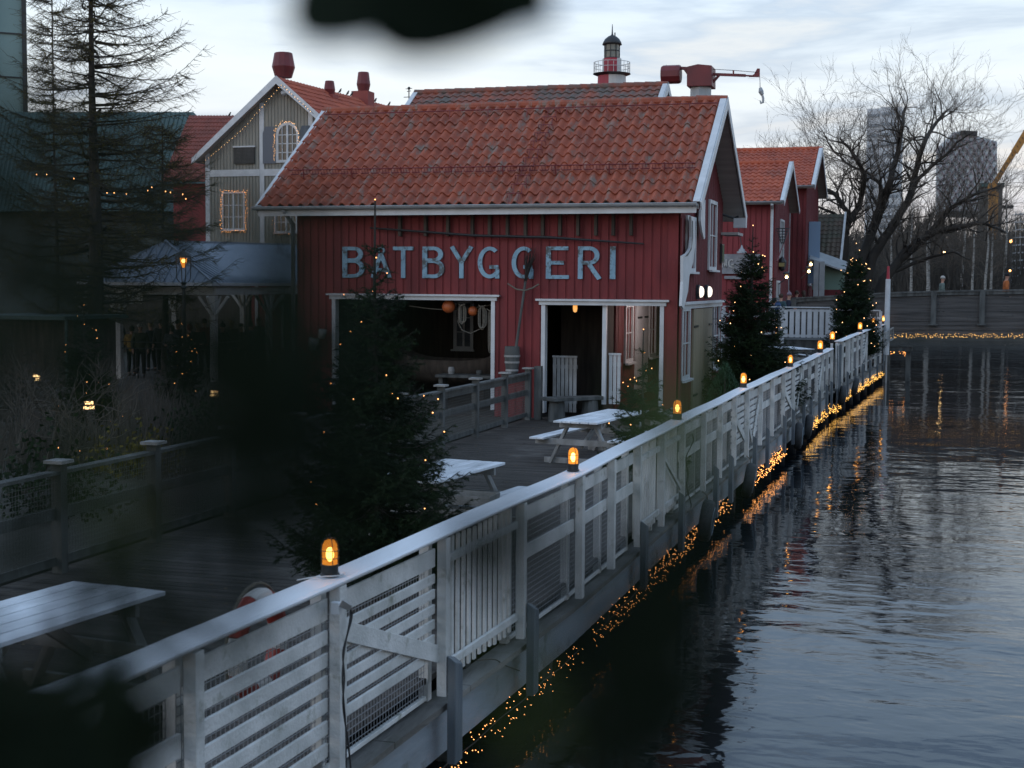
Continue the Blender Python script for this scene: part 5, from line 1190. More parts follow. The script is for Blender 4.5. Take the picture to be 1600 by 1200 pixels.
# ================================================ spruces
def needles(m, p, q, ln, st, r_, wdt=.0035, droop=0):
    """fir twig: needles as thin triangles round the twig p->q"""
    d = q-p; n = max(2, int(d.length/st)); dn = d.normalized(); u = dn.orthogonal().normalized(); v = dn.cross(u); vs = []; fs = []
    for i in range(n):
        c = p+d*(i+r_.random())/n; a = r_.uniform(0, 6.283); o = (u*math.cos(a)+v*math.sin(a))
        tip = c+o*ln*.9+dn*ln*.65; s = dn.cross(o)*wdt
        k = len(vs); vs += [c-s, c+s, tip]; fs.append((k, k+1, k+2))
    vs += [p-u*.003, p+u*.003, q]; k = len(vs); fs.append((k-3, k-2, k-1)); vs += [p-v*.003, p+v*.003, q]; fs.append((k, k+1, k+2))
    m.add(vs, fs)
def spruce(lab, loc, H, Rb, seed, nb, needle=.028, wdt=.0035, st=.006, bare=.28, sub=9, trunk=.05, group='spruces decorated with lights along the pier', nbulb=40, bulbm='fairy', brad=.012, low=.12, droop=.12, power=.75, aim=None):
    r_ = random.Random(seed); t = empty('spruce_tree', lab, 'spruce', loc, group)
    MB().tube([(0,0,-.02), (.01,0,H*.4), (-.01,.01,H*.8), (0,0,H)], [trunk, trunk*.7, trunk*.3, .008], 8).build('trunk', 'bark', t)
    m = MB(); br = MB(); tips = []
    for i in range(nb):
        f = (i+r_.random())/nb; z = H*(low+(1-low)*(1-(1-f)**.85)) if False else H*(low+(1-low)*f**1.15)
        k = (H-z)/(H*(1-low)); rad = Rb*(k**power)*r_.uniform(.72, 1.08)+.04
        if z > H*(1-bare): rad *= .55+.45*((H-z)/(H*bare))
        if z > H*(1-bare*.55) and r_.random() < .88: continue
        if z > H*.93: continue
        a = r_.uniform(0, 6.283); dr = Vector((math.cos(a), math.sin(a), 0)); up_ = .45 if z > H*(1-bare*.55) else .35 if z > H*.7 else -.02-droop*k
        base = Vector((0,0,z)); pts = [base+dr*rad*s_+Vector((0,0, rad*(up_*s_+(.28 if z < H*.7 else .15)*s_*s_-(.12*math.sin(s_*3.1) if z < H*.7 else 0)))) for s_ in (0, .25, .5, .75, 1)]
        br.tube(pts, [.010, .008, .006, .004, .002], 4, cap=False)
        ns = max(3, int(sub*rad/Rb*1.6)+2); side = Vector((-dr.y, dr.x, 0))
        for j in range(ns):
            s_ = .12+.88*(j+r_.random())/ns; ii = min(3, int(s_*4)); p = pts[ii].lerp(pts[ii+1], s_*4-ii)
            sg_ = 1 if j % 2 else -1; ln = rad*.42*(1.05-s_)+.06; q = p+(dr*.65+side*sg_*r_.uniform(.5, 1.0)+Vector((0,0,r_.uniform(-.3,.12)))).normalized()*ln*r_.uniform(.7, 1.2)
            needles(m, p, q, needle, st, r_, wdt)
            if ln > .16:
                for _ in range(3):
                    s2 = r_.uniform(.2, .9); p2 = p.lerp(q, s2); q2 = p2+(dr*.5+side*r_.uniform(-1, 1)+Vector((0,0,r_.uniform(-.5,.2)))).normalized()*ln*.5; needles(m, p2, q2, needle, st*1.2, r_, wdt)
        for ii in range(4): needles(m, pts[ii], pts[ii+1], needle, st, r_, wdt)
        tips.append(pts[4]); tips.append(pts[3])
    needles(m, Vector((0,0,H*.74)), Vector((0,0,H)), needle*.7, st*1.0, r_, wdt)
    c = m.build('crown', 'needle', t); br.build('branches', 'bark', t)
    r_.shuffle(tips); pl = [Vector((0,0,H+.01)), Vector((.02,-.02,H*.86))]+[p+Vector((0,0,.02)) for p in tips[:nbulb]]
    bulbs(t, pl, brad, bulbm)
    return t
tA = aY(586, 700, 12.3); tB = aY(1003, 700, 20.4); tC = aY(1172, 600, 34.5); tD = aY(1340, 500, 56)
spruce('large dark spruce with thin bare tip, nearest the camera beside the first lantern', (tA.x, 12.3, 0), 3.78, 1.03, 3, 340, .030, .0030, .0045, .44, 12, .05, nbulb=30, brad=.0075, low=.10, power=1.0)
spruce('small sparse spruce with a few lights in front of the boathouse corner', (tB.x, 20.4, 0), 2.36, .64, 5, 84, .034, .004, .006, .45, 9, .035, nbulb=16, brad=.009, low=.14, bulbm='fairy')
spruce('large dense spruce with white lights between the boathouse gable and the railing', (tC.x, 34.5, 0), 4.48, 1.38, 8, 460, .036, .006, .008, .30, 11, .07, nbulb=34, brad=.013, bulbm='fairyw', low=.06, power=.95)
spruce('farthest spruce with many lights in front of the footbridge by the pole', (tD.x-.12, 56, .1), 4.6, 1.22, 11, 360, .045, .009, .012, .25, 10, .07, nbulb=52, brad=.018, bulbm='fairyw', low=.12, power=.8)
spruce('small dim spruce with scattered lights in the garden behind the wire fence', (aY(133, 640, 24).x, 24, -.05), 2.6, .85, 13, 170, .034, .0045, .008, .3, 8, .04, nbulb=22, brad=.012, low=.06)
spruce('low dark spruce with few lights under the pavilion post', (aY(285, 640, 29).x, 29, -.05), 2.1, .75, 14, 130, .038, .006, .010, .3, 7, .04, nbulb=12, brad=.014, low=.06)
# small bright green thuja by the big spruce
th = wempty('thuja_shrub', 'small fresh green thuja shrub at the foot of the large dense spruce', 'shrub', (aY(1132, 640, 31.6).x, 31.6, 0))
m = MB(); r_ = random.Random(4); cc = Vector((aY(1132, 640, 31.6).x, 31.6, 0))
for i in range(900):
    z = r_.uniform(.05, 1.22)**1; rr = .40*math.sin(math.pi*min(1, .25+z/1.6))**.7*(1.15-z*.55); a = r_.uniform(0, 6.28); p = cc+Vector((rr*math.cos(a), rr*math.sin(a), z)); q = p+Vector((math.cos(a)*.05, math.sin(a)*.05, .12)); needles(m, p, q, .02, .012, r_, .006)
m.build('foliage', 'needle2', th); MB().tube([cc, cc+Vector((0,0,1.1))], [.03, .01], 6).build('stem', 'bark', th)

# ================================================ larch
def larch(lab, loc, H, Rb, seed, nb, z0=2.0, wmat='larch', trunk=.25, needle=.05, group=None):
    r_ = random.Random(seed); t = empty('larch_tree', lab, 'larch', loc, group)
    MB().tube([(0,0,-.05), (.05,0,H*.3), (-.05,.05,H*.6), (0,0,H)], [trunk, trunk*.72, trunk*.34, .02], 12).build('trunk', 'bark', t)
    br = MB(); fo = MB()
    for i in range(nb):
        z = z0+(H-z0)*((i+r_.random())/nb)**1.1; k = (H-z)/(H-z0); rad = (Rb*(.25+.75*k**.7))*r_.uniform(.6, 1.1); a = r_.uniform(0, 6.283); dr = Vector((math.cos(a), math.sin(a), 0)); side = Vector((-dr.y, dr.x, 0))
        w1, w2 = r_.uniform(-.25, .1), r_.uniform(.1, .45)
        pts = [Vector((0,0,z))+dr*rad*s_+side*(.08*rad*math.sin(s_*4+i))+Vector((0,0,rad*(w1*s_+w2*s_*s_*s_))) for s_ in np.linspace(0, 1, 7)]
        br.tube(pts, [.035*rad/Rb+.012, .026*rad/Rb+.01, .018, .014, .010, .007, .004], 5, cap=False)
        ns = int(18+62*rad/Rb)
        for j in range(ns):
            s_ = .1+.9*r_.random(); ii = min(5, int(s_*6)); p = pts[ii].lerp(pts[ii+1], s_*6-ii); ln = r_.uniform(.25, .75)*(1.15-s_*.5)
            dd = (dr*r_.uniform(.2, 1)+side*r_.uniform(-1, 1)+Vector((0,0,r_.uniform(-.55, .35)))).normalized(); q1 = p+dd*ln*.5; q2 = p+dd*ln+Vector((0,0,r_.uniform(-.12, .22)))*ln*2
            br.tube([p, q1, q2], [.007, .005, .002], 3, cap=False)
            for aa, bb in ((p, q1), (q1, q2)): needles(fo, aa, bb, needle*.8, .03, r_, .005)
    br.build('branches', 'barebark', t); fo.build('needles', wmat, t); return t
pL = aY(150, 560, 36)
larch('tall half bare larch with olive tinged twigs in front of the metal roofed pavilion', (pL.x, 36, -.05), 14.5, 4.1, 21, 230, trunk=.27)
pL2 = aY(90, 560, 44)
larch('thin young larch left of the tall one, before the glass tower', (pL2.x, 44, -.05), 14, 1.8, 24, 70, z0=4, trunk=.09)
pL3 = aY(232, 560, 40)
larch('slimmer larch reaching toward the grey house gable', (pL3.x, 41, -.05), 8.2, 2.3, 23, 70, z0=2.6, trunk=.14)

# ================================================ bare trees
def grow(br, tw, p, d, ln, r, depth, r_, spread=.5, up=.15, min_r=.012, gnarl=.22, kids=(2, 3), tmin=.006):
    n = 4; pts = [p]; rs = [r]; dd = d.copy()
    for i in range(n):
        dd = (dd+Vector((r_.gauss(0, gnarl), r_.gauss(0, gnarl), r_.gauss(0, gnarl)+up*.25))).normalized(); pts.append(pts[-1]+dd*ln/n); rs.append(r*(1-.42*(i+1)/n))
    (br if r > .035 else tw).tube(pts, rs, 7 if r > .12 else (5 if r > .035 else 3), cap=False)
    if depth == 0:
        return
    for k in range(r_.randint(*kids)):
        s_ = 1 if k == 0 else r_.uniform(.35, .95); i = min(n-1, int(s_*n)); q = pts[i].lerp(pts[i+1], s_*n-i); base = dd if k == 0 else (pts[i+1]-pts[i]).normalized()
        o = base.orthogonal().normalized(); o.rotate(Quaternion(base, r_.uniform(0, 6.28))); nd = (base+o*(spread*r_.uniform(.5, 1.3) if k else spread*.35)+Vector((0,0,up))).normalized()
        grow(br, tw, q, nd, ln*r_.uniform(.68, .88), max(tmin, rs[min(n, i+1)]*(.86 if k == 0 else .66)), depth-1, r_, spread, up, min_r, gnarl, kids, tmin)
def bare_tree(lab, loc, stems, seed, depth=6, group=None, **k):
    r_ = random.Random(seed); t = empty('bare_tree', lab, 'tree', loc, group); br, tw = MB(), MB()
    for (d, ln, r) in stems: grow(br, tw, Vector((0,0,-.1)), Vector(d).normalized(), ln, r, depth, r_, **k)
    br.build('trunk', 'barebark', t, smooth=True); tw.build('crown', 'twig', t)
    return t
# the big many-stemmed willow: limbs laid out, then grown
wl_ = empty('bare_tree', 'huge many stemmed bare willow spreading over the bank beside the footbridge', 'tree', tuple(aY(1345, 470, 80)*1.0))
wl_.location.z = 0; base = Vector(wl_.location); br, tw = MB(), MB(); r_ = random.Random(31)
Wp = lambda px, py, dy=0: aY(1345+(px-1345)*.92, 470-(470-py)*.86, 80+dy)-base
limbs = [([(1318,470),(1316,400),(1322,330),(1345,290),(1352,240),(1330,200),(1310,175)], .30),
         ([(1318,400),(1316,340),(1322,310),(1300,275),(1272,262),(1240,258),(1205,262)], .24),
         ([(1335,470),(1345,400),(1365,340),(1385,290),(1395,250),(1408,200),(1415,150),(1420,120)], .38),
         ([(1360,340),(1375,300),(1380,260),(1362,240),(1330,225),(1300,200),(1285,170)], .17),
         ([(1350,470),(1365,390),(1395,340),(1425,290),(1438,240),(1450,190),(1470,150),(1490,125)], .36),
         ([(1425,290),(1440,250),(1480,215),(1510,180),(1535,165)], .17),
         ([(1370,470),(1385,430),(1420,380),(1470,345),(1510,335),(1555,330),(1590,345)], .34),
         ([(1378,450),(1400,410),(1440,370),(1500,300),(1540,275),(1580,265)], .26),
         ([(1395,420),(1450,395),(1500,380),(1530,395)], .15),
         ([(1322,330),(1300,310),(1270,300),(1250,290)], .14)]
for pts_, r0 in limbs:
    n = len(pts_); P = [Wp(px, py, r_.uniform(-1.5, 1.5)*i/n*2) for i, (px, py) in enumerate(pts_)]; rs = [r0*.82*(1-.78*i/(n-1)) for i in range(n)]
    sm = []; sr = []
    for i in range(n-1):
        for k in range(3): sm.append(P[i].lerp(P[i+1], k/3)+Vector((r_.uniform(-.05,.05), 0, r_.uniform(-.05,.05)))); sr.append(rs[i]+(rs[i+1]-rs[i])*k/3)
    sm.append(P[-1]); sr.append(rs[-1]); br.tube(sm, sr, 8, cap=False)
    for i in range(4, len(sm)):
        for _ in range(2):
            d = (sm[i]-sm[i-1]).normalized(); o = d.orthogonal().normalized(); o.rotate(Quaternion(d, r_.uniform(0, 6.28)))
            grow(br, tw, sm[i], (d*.5+o*.8+Vector((0,0,.35))).normalized(), r_.uniform(.95, 1.75), min(.055, sr[i]*.5), 4, r_, .62, .12, tmin=.006, gnarl=.2, kids=(2, 3))
br.build('trunk', 'barebark', wl_, smooth=True); tw.build('crown', 'twig', wl_)
bare_tree('bare tree rising behind the farther red house gable', tuple(Vector((aY(1248, 400, 92).x, 92, 0))), [((0,0,1), 3.9, .24), ((-.25,0,1), 3.6, .18)], 41, 7, spread=.65, up=.06, tmin=.008, kids=(2, 3))
bare_tree('bare shrub like tree between the larch and the corner of the boathouse', tuple(Vector((aY(446, 500, 50).x, 50, 0))), [((.1,0,1), 1.6, .06), ((-.2,0,1), 1.5, .05), ((.3,.1,1), 1.4, .05)], 42, 5, spread=.35, up=.3)
bare_tree('dark twiggy bare bush at the far left behind the wire fence', tuple(Vector((aY(20, 640, 17).x, 17, -.05))), [((.5,0,.8), .9, .045), ((.1,.2,1), .8, .04), ((-.4,0,.8), .8, .035)], 43, 5, spread=.6, up=.1)
# wood beyond the bridge: single trees one can tell apart, then the mass
rw = random.Random(77); protos = []
for s in range(5):
    t = bare_tree('thin bare tree in the wood beyond the footbridge', (0,0,0), [((rw.uniform(-.08,.08),0,1), 4.5, .16)], 100+s, 6, group='thin bare trees of the wood beyond the footbridge', spread=.5, up=.22, gnarl=.12); protos.append(t)
k = 0
for i in range(60):
    px = 1262+(i*5.9)+rw.uniform(-5, 5); Y = rw.uniform(120, 165); o = protos[i] if i < 5 else ctree(protos[i % 5]); q = aY(px, 430, Y); o.location = (q.x, Y, 1.2+max(0, (Y-132))*.12); s_ = rw.uniform(.42, .68); o.scale = (s_, s_, s_); o.rotation_euler.z = rw.uniform(0, 6.28)
def birch(seed):
    r_ = random.Random(seed); t = empty('birch_tree', 'slender pale trunked birch standing in the dark wood beyond the footbridge', 'birch', (0,0,0), 'birches in the wood'); tw = MB()
    MB().tube([(0,0,-.2), (.1,0,3), (-.05,.1,6), (.1,0,9)], [.13, .11, .08, .03], 7).build('trunk', 'birch', t)
    for i in range(26): z = 3+6*i/26; a = r_.uniform(0, 6.28); grow(tw, tw, Vector((.03,.03,z)), Vector((math.cos(a), math.sin(a), .9)).normalized(), 1.2*(1.25-z/10), .025, 3, r_, .5, .1)
    tw.build('crown', 'twig', t); return t
b0 = birch(5); bpx = [(1448, 118), (1452, 122), (1521, 119), (1541, 117), (1548, 121), (1392, 125), (1424, 119), (1571, 123), (1504, 126)]
for i, (px, Y) in enumerate(bpx): o = b0 if i == 0 else ctree(b0); q = aY(px, 430, Y); o.location = (q.x, Y, .8); o.rotation_euler.z = i*1.3; s_ = rw.uniform(.8, 1.1); o.scale = (s_, s_, s_)
m = MB(); rw = random.Random(5)
for i in range(34000):
    Y = rw.uniform(122, 190); px = rw.uniform(1225, 1690); q = aY(px, 430, Y); z0 = 1.0+max(0, (Y-132))*.10; hgt = rw.uniform(1.5, 6.0)*(.55+.3*math.sin(px*.035+1)+.25)
    a = rw.uniform(-.35, .35); z1 = z0+rw.random()**1.5*hgt; L1 = rw.uniform(.8, 3.0); p0 = Vector((q.x, Y, z1)); p1 = p0+Vector((a*L1, rw.uniform(-.4,.4), L1)); w_ = rw.uniform(.02, .08)
    m.add([p0-Vector((w_,0,0)), p0+Vector((w_,0,0)), p1], [(0,1,2)])
m.build('undergrowth', 'brush', kind='stuff')
# reeds / dry grass and shrubs in the garden on the left
m = MB(); rw = random.Random(6)
for i in range(9000):
    cl_ = rw.random(); px = rw.uniform(-60, 470); Y = rw.uniform(16.5, 33)
    if px > 110 and Y < 19: Y += 5
    q = aY(px, 640, Y); cx_ = q.x+.5*math.sin(q.y*3); dens = math.sin(q.x*2.1)+math.sin(Y*1.7+q.x)
    if dens < rw.uniform(-1.4, .8): continue
    if q.x > -8.9: continue
    hgt = rw.uniform(.3, 1.25)*(.7+.25*dens); w_ = .008; lean = Vector((rw.uniform(-.25,.25), rw.uniform(-.2,.2), 1))*hgt; p0 = Vector((q.x, Y, -.03))
    m.add([p0-Vector((w_,0,0)), p0+Vector((w_,0,0)), p0+lean*.6+Vector((w_*.8,0,0)), p0+lean+Vector((lean.x*.4,0,0)), p0+lean*.6-Vector((w_*.8,0,0))], [(0,1,2,4),(4,2,3)])
m.build('dry_grass', 'drygrass', kind='stuff')
def bush(lab, px, Y, r, h_, seed, mm, n=900, ln=.09, w_=.018, twiggy=False, cat='shrub'):
    r_ = random.Random(seed); c = aY(px, 640, Y); c.z = -.05; o = wempty('shrub', lab, cat, tuple(c)); m = MB()
    for i in range(n):
        a = r_.uniform(0, 6.28); e = math.asin(r_.random()); k = r_.random()**.4*(1+.25*math.sin(a*3+seed)+.2*math.sin(a*7+e*5)); p = c+Vector((r*k*math.cos(a)*math.cos(e), r*k*math.sin(a)*math.cos(e), .05+h_*k*math.sin(e)))
        d = Vector((r_.gauss(0,1), r_.gauss(0,1), r_.gauss(.4,1))).normalized(); s = d.orthogonal().normalized()*w_; m.add([p-s, p+d*ln*.5-s*1.4, p+d*ln, p+d*ln*.5+s*1.4], [(0,1,2,3)])
    m.build('foliage', mm, o); st_ = MB()
    for k in range(7): a = k*.9; st_.tube([c, c+Vector((r*.5*math.cos(a), r*.5*math.sin(a), h_*.6))], [.02, .006], 4)
    st_.build('stems', 'bark', o)
bush('dark rounded shrub directly behind the left capped fence post', 75, 15.5, .9, 1.0, 1, 'needle')
bush('brown leafless looking shrub left of the dim lit spruce', 60, 22, 1.2, 1.1, 2, 'brush', 1200)
bush('low olive shrub between the dry grass and the fence', 215, 19.5, .8, .7, 3, 'larch', 700)
bush('dark shrub under the pavilion corner', 420, 31, 1.5, 1.1, 4, 'needle', 1300)
bush('dark broad shrub behind the fence near the big spruce', 340, 23, 1.3, .9, 5, 'needle', 1200)
bush('grey brown scrub bush by the green kiosk', 5, 27, 1.4, 1.4, 6, 'brush', 1200)
bush('evergreen bush in the dark against the boathouse left corner', 455, 29.5, .9, 1.3, 8, 'needle', 900)

# ================================================ pavilion
pv = wempty('pavilion', 'open pavilion with a dark blue standing seam hipped roof on white bracketed posts', 'pavilion', (-24, 42, 0))
cA = aY(332, 441, 38.6); cB = aY(120, 448, 38.6); cC = aY(472, 431, 47); cD = cB+(cC-cA)
zE = 3.02; cA.z = cB.z = cC.z = cD.z = zE
cC = cA+(cC-cA)*1.7; cD = cB+(cC-cA); ctr = (cA+cD)/2; ax = (cC-cA).normalized(); lenA = (cC-cA).length; wB = (cB-cA).length
ux = (cB-cA).normalized(); rh = 1.75; hip = wB/2
rA = cA+ux*wB*.5+ax*wB*.35; rC = cC+ux*wB*.5-ax*.0; rA.z = zE+rh*.75; rC.z = zE+rh*.75+.25
m = MB(); m.add([cA, cB, cD, cC, rA, rC], [(0,4,1), (0,3,5,4), (1,4,5,2), (2,5,3)]); rf_ = m.build('roof', 'zinc', pv)
m = MB()
n = 14
for k in range(1, n):
    t_ = k/n; p = cA.lerp(cB, t_); f = (t_/.5 if t_ < .5 else (1-t_)/.5); q = (cA.lerp(rA, f) if t_ < .5 else cB.lerp(rA, f)); p = p; tgt = p+(rA-(cA+cB)/2)*f; m.bar(p+Vector((0,0,.02)), tgt+Vector((0,0,.02)), .035, .05)
n = 46
for k in range(0, n+1):
    t_ = k/n; p = cA.lerp(cC, t_); al = (rA-cA).dot(ax); dlen = t_*lenA; f = min(1, dlen/al) if al > 0 else 1; hv = ux*wB*.5+Vector((0,0,rh*.75)); m.bar(p+Vector((0,0,.02)), p+hv*f+Vector((0,0,.02)), .035, .05) if f > .05 else None
m.bar(cA+Vector((0,0,.02)), rA+Vector((0,0,.03)), .06, .05); m.bar(rA, rC, .1, .08); m.bar(cB, rA, .06, .05)
m.build('seams', 'zinc', rf_)
m = MB()
for a, b in ((cA, cB), (cA, cC), (cB, cD), (cC, cD)): m.bar(a+Vector((0,0,-.05)), b+Vector((0,0,-.05)), .04, .10)
m.build('fascia', 'whitetrim', rf_)
m = MB(); ins = lambda p: p.lerp(ctr, .055)+Vector((0,0,-.26)); m.bar(ins(cA), ins(cB), .14, .24); m.bar(ins(cA), ins(cC), .14, .24); m.bar(ins(cB), ins(cD), .14, .24); m.build('beam', 'lwhite', pv)
posts = [ins(cA), ins(cA).lerp(ins(cC), .36), ins(cC), ins(cA).lerp(ins(cB), .74), ins(cB), ins(cB).lerp(ins(cD), .5), ins(cD)]
for p in posts:
    b2 = MB(); b2.box((p.x-.09, p.y-.09, -.03), (p.x+.09, p.y+.09, zE-.40)); b2.build('post', 'lwhite', pv)
    b2 = MB()
    for dv in (ax, -ax, ux, -ux): b2.bar(Vector((p.x, p.y, zE-1.0))+dv*.05, Vector((p.x, p.y, zE-.42))+dv*.50, .08, .09)
    b2.build('bracket', 'lwhite', pv)
m = MB()
for z in (.95, 1.15): m.tube([Vector((posts[0].x, posts[0].y, z)), Vector((posts[2].x, posts[2].y, z))], .02, 5); m.tube([Vector((posts[0].x, posts[0].y, z)), Vector((posts[4].x, posts[4].y, z))], .02, 5)
m.build('hand_rails', 'dark', pv)
q0, q1 = aY(160, 466, 38.9), aY(222, 458, 38.9)
MB().box((q0.x, 38.9, 2.35), (q1.x, 38.96, 2.70)).build('hanging_sign', 'lwhite', label='blank pale board hanging under the pavilion eave left of the lamp post', cat='sign')
# building behind the pavilion
bb = wempty('stall_building', 'dark red building with white trim seen through the pavilion behind the crowd', 'building', (-24, 53, 0))
MB().box((-27.5, 54, 0), (-19.5, 58, 4.0)).build('walls', 'red', bb)
m = MB()
for x in (-27.3, -26.1, -24.7, -23.4, -22.3): m.box((x, 53.93, .3), (x+.12, 53.998, 3.9))
m.build('trim', 'whitetrim', bb)
MB().box((-36, 54, 0), (-27.6, 58, 3.6)).build('annex', 'interior', bb)
# green kiosk far left
ks = wempty('kiosk', 'low kiosk with a thin teal roof at the left edge behind the larch', 'kiosk', tuple(aY(60, 560, 33)))
a, b = aY(-40, 512, 33), aY(122, 512, 33)
MB().box((a.x, 32.4, 2.0), (b.x, 35.5, 2.1)).build('roof', 'copper', ks); MB().box((a.x+.2, 33.2, 0), (b.x-.3, 35.3, 1.99)).build('walls', 'interior', ks)
MB().box((b.x-.08, 32.5, 0), (b.x-.02, 32.56, 1.99)).build('post', 'copper', ks)

# ================================================ lamp post, garden lights
lpst = wempty('street_lantern', 'black lantern post with a glowing amber mantle in front of the pavilion roof', 'lamp post', (aY(287, 500, 36.2).x, 36.2, 0))
q = aY(287, 441, 36.2); px_, z_ = q.x, q.z
MB().lathe([(.10, 0), (.09, .5), (.055, .6), (.045, z_-.25), (.05, z_-.2), (.09, z_-.15), (.05, z_-.08), (.10, z_)], (px_, 36.2, 0), 12).build('pole', 'dark', lpst)
m = MB(); zt = aY(287, 402, 36.2).z
for k in range(4):
    a = math.pi/4+k*math.pi/2; m.tube([(px_+.12*math.cos(a), 36.2+.12*math.sin(a), z_), (px_+.2*math.cos(a), 36.2+.2*math.sin(a), z_+.1), (px_+.215*math.cos(a), 36.2+.215*math.sin(a), zt)], .014, 5)
m.build('frame', 'dark', lpst); MB().lathe([(.24, 0), (.22, .05), (.12, .14), (.05, .18), (.03, .24)], (px_, 36.2, zt), 10).build('cap', 'dark', lpst)
MB().lathe([(.03, -.28), (.09, -.12), (.10, 0)], (px_, 36.2, zt-.02), 12).build('mantle', 'amber', lpst, smooth=True); MB().ball((px_, 36.2, zt-.10), .055, 10, 8).build('bulb', 'hot', lpst, smooth=True)
for i, (px, py, Y, lab) in enumerate(((57, 590, 30, 'leftmost glowing tiered garden light beside the kiosk'), (139, 633, 23.4, 'brightest tiered garden light in front of the dim spruce'), (335, 615, 31, 'tiered garden light at the foot of the pavilion corner post'))):
    q = aY(px, py, Y); o = wempty('garden_light', lab, 'garden light', tuple(q), group='tiered garden path lights'); s = Y/30
    MB().lathe([(.03, -.9), (.03, -.08)], q, 8).build('stem', 'dark', o)
    for k in range(3): MB().lathe([(.13-.03*k, 0), (.12-.03*k, .02)], q+Vector((0,0,.09*k-.10)), 12).build('fin', 'dark', o)
    for k in range(2): MB().lathe([(.10-.02*k, 0), (.10-.02*k, .05)], q+Vector((0,0,.09*k-.07)), 12).build('lamp', glow('garden_glow', (1, .62, .25), 5), o)
# loose lights strung in the larch and over the garden
for (lab, pts, m_, n, r) in (('loose warm lights strung low through the garden bushes', [(95,690,20),(150,705,20),(235,718,21),(250,700,22)], 'fairy', 9, .014), ('few lights hung in the larch branches', [(30,270,34),(180,300,34.5),(250,290,35),(300,315,35)], 'fairy', 12, .02), ('small lights on the bushes by the pavilion rail', [(270,575,32),(305,575,32),(290,640,31),(420,560,36),(432,600,35)], 'fairyw', 12, .018)):
    P = [aY(*p) for p in pts]; o = wempty('string_lights', lab, 'string lights', tuple(P[0]), group='loose garden light strings'); seq = []
    for a, b in zip(P, P[1:]):
        for k in range(max(1, n//(len(P)-1))): seq.append(a.lerp(b, (k+rnd.random())/max(1, n//(len(P)-1)))+Vector((rnd.uniform(-.2,.2), 0, rnd.uniform(-.15,.15))))
    MB().tube(seq, .004, 3).build('cable', 'cable', o); bulbs(o, [p-o.location for p in seq], r, m_)
    for c in o.children:
        if c.name.startswith('bulb'): c.matrix_parent_inverse = Matrix.Identity(4)

# ================================================ icicle garlands under the pier and the bridge
def garland(lab, path, dens, band, r, m, far=0, group='light garlands under the pier edge'):
    P = [Vector(p) for p in path]; o = wempty('light_garland', lab, 'light garland', tuple(P[0]), group=group); pts = []; wires = MB()
    for a, b in zip(P, P[1:]):
        L_ = (b-a).length; n = int(L_*dens)
        wires.tube([a, (a+b)/2+Vector((0,0,-.02)), b], .005, 4, cap=False)
        for k in range(n):
            t_ = (k+rnd.random())/n; sag = .06*math.sin(t_*L_*2.3)+.05*math.sin(t_*L_*.9+1); z = -band*rnd.random()**.9; pts.append(a.lerp(b, t_)+Vector((rnd.uniform(-.06,.07), 0, z+sag)))
            if k % 5 == 0: wires.tube([a.lerp(b, t_), a.lerp(b, t_)+Vector((.01,0,z+sag))], .002, 3, cap=False)
    wires.build('cable', 'cable', o); rel = [p-o.location for p in pts]
    bulbs(o, rel, r, m)
    for c in o.children:
        if c.name.startswith('bulb'): c.matrix_parent_inverse = Matrix.Identity(4)
gp = lambda a, b, dz=0: [(fx(y)+.06, y, -.66+dz) for y in np.arange(a, b+.01, 1.2)]
garland('garland of small warm lights under the nearest stretch of pier edge', gp(4.0, 13.6), 30, .22, .005, 'fairy')
garland('garland of warm lights under the pier edge between the second lantern and the tyres', gp(14.2, 24.4, .02), 40, .24, .0062, 'fairy')
garland('garland of warm lights under the pier edge just past the second tyre', gp(26.0, 32.6, .03), 44, .25, .0078, 'fairy')
garland('yellowish garland under the far raised end of the pier', gp(36.5, 43.0, .03)+gp(45.8, 61.8, .12), 34, .26, .012, 'fairyy')
garland('yellow light garland hanging along the bottom edge of the footbridge', [(x, 61.85, bt_(x, bz)-.02) for x in np.linspace(-1.6, 7.5, 14)], 34, .17, .014, 'fairyy')
garland('orange light garland round the dark pier corner below the gangway rail', [(-1.8, 62.6, .25), (-1.2, 62.9, .35), (-.8, 63.1, .0), (-.9, 63.1, -.5)], 40, .2, .014, 'fairy')
MB().box((-1.9, 62.4, .3), (-.7, 64, .45)).box((-1.8, 62.5, -3), (-1.6, 62.7, .3)).box((-.95, 62.5, -3), (-.75, 62.7, .3)).build('jetty_step', 'greywood', label='small dark landing step sticking out below the footbridge at the pier end', cat='jetty')

# fallen leaves and litter on the boards
m = MB(); rw = random.Random(9)
for i in range(1500):
    y = rw.uniform(7, 30); x = rw.uniform(-8.3, fx(y)-.3); a = rw.uniform(0, 6.28); r = rw.uniform(.012, .03); c = Vector((x, y, .004+rw.random()*.006))
    u = Vector((math.cos(a), math.sin(a), rw.uniform(-.2,.2)))*r; v = Vector((-math.sin(a), math.cos(a), rw.uniform(-.2,.3)))*r*.6; m.add([c-u, c+v, c+u, c-v], [(0,1,2,3)])
m.build('fallen_leaves', mat('fallen_leaf', (.16, .11, .05), .8, (.07, .05, .03), 3), kind='stuff')
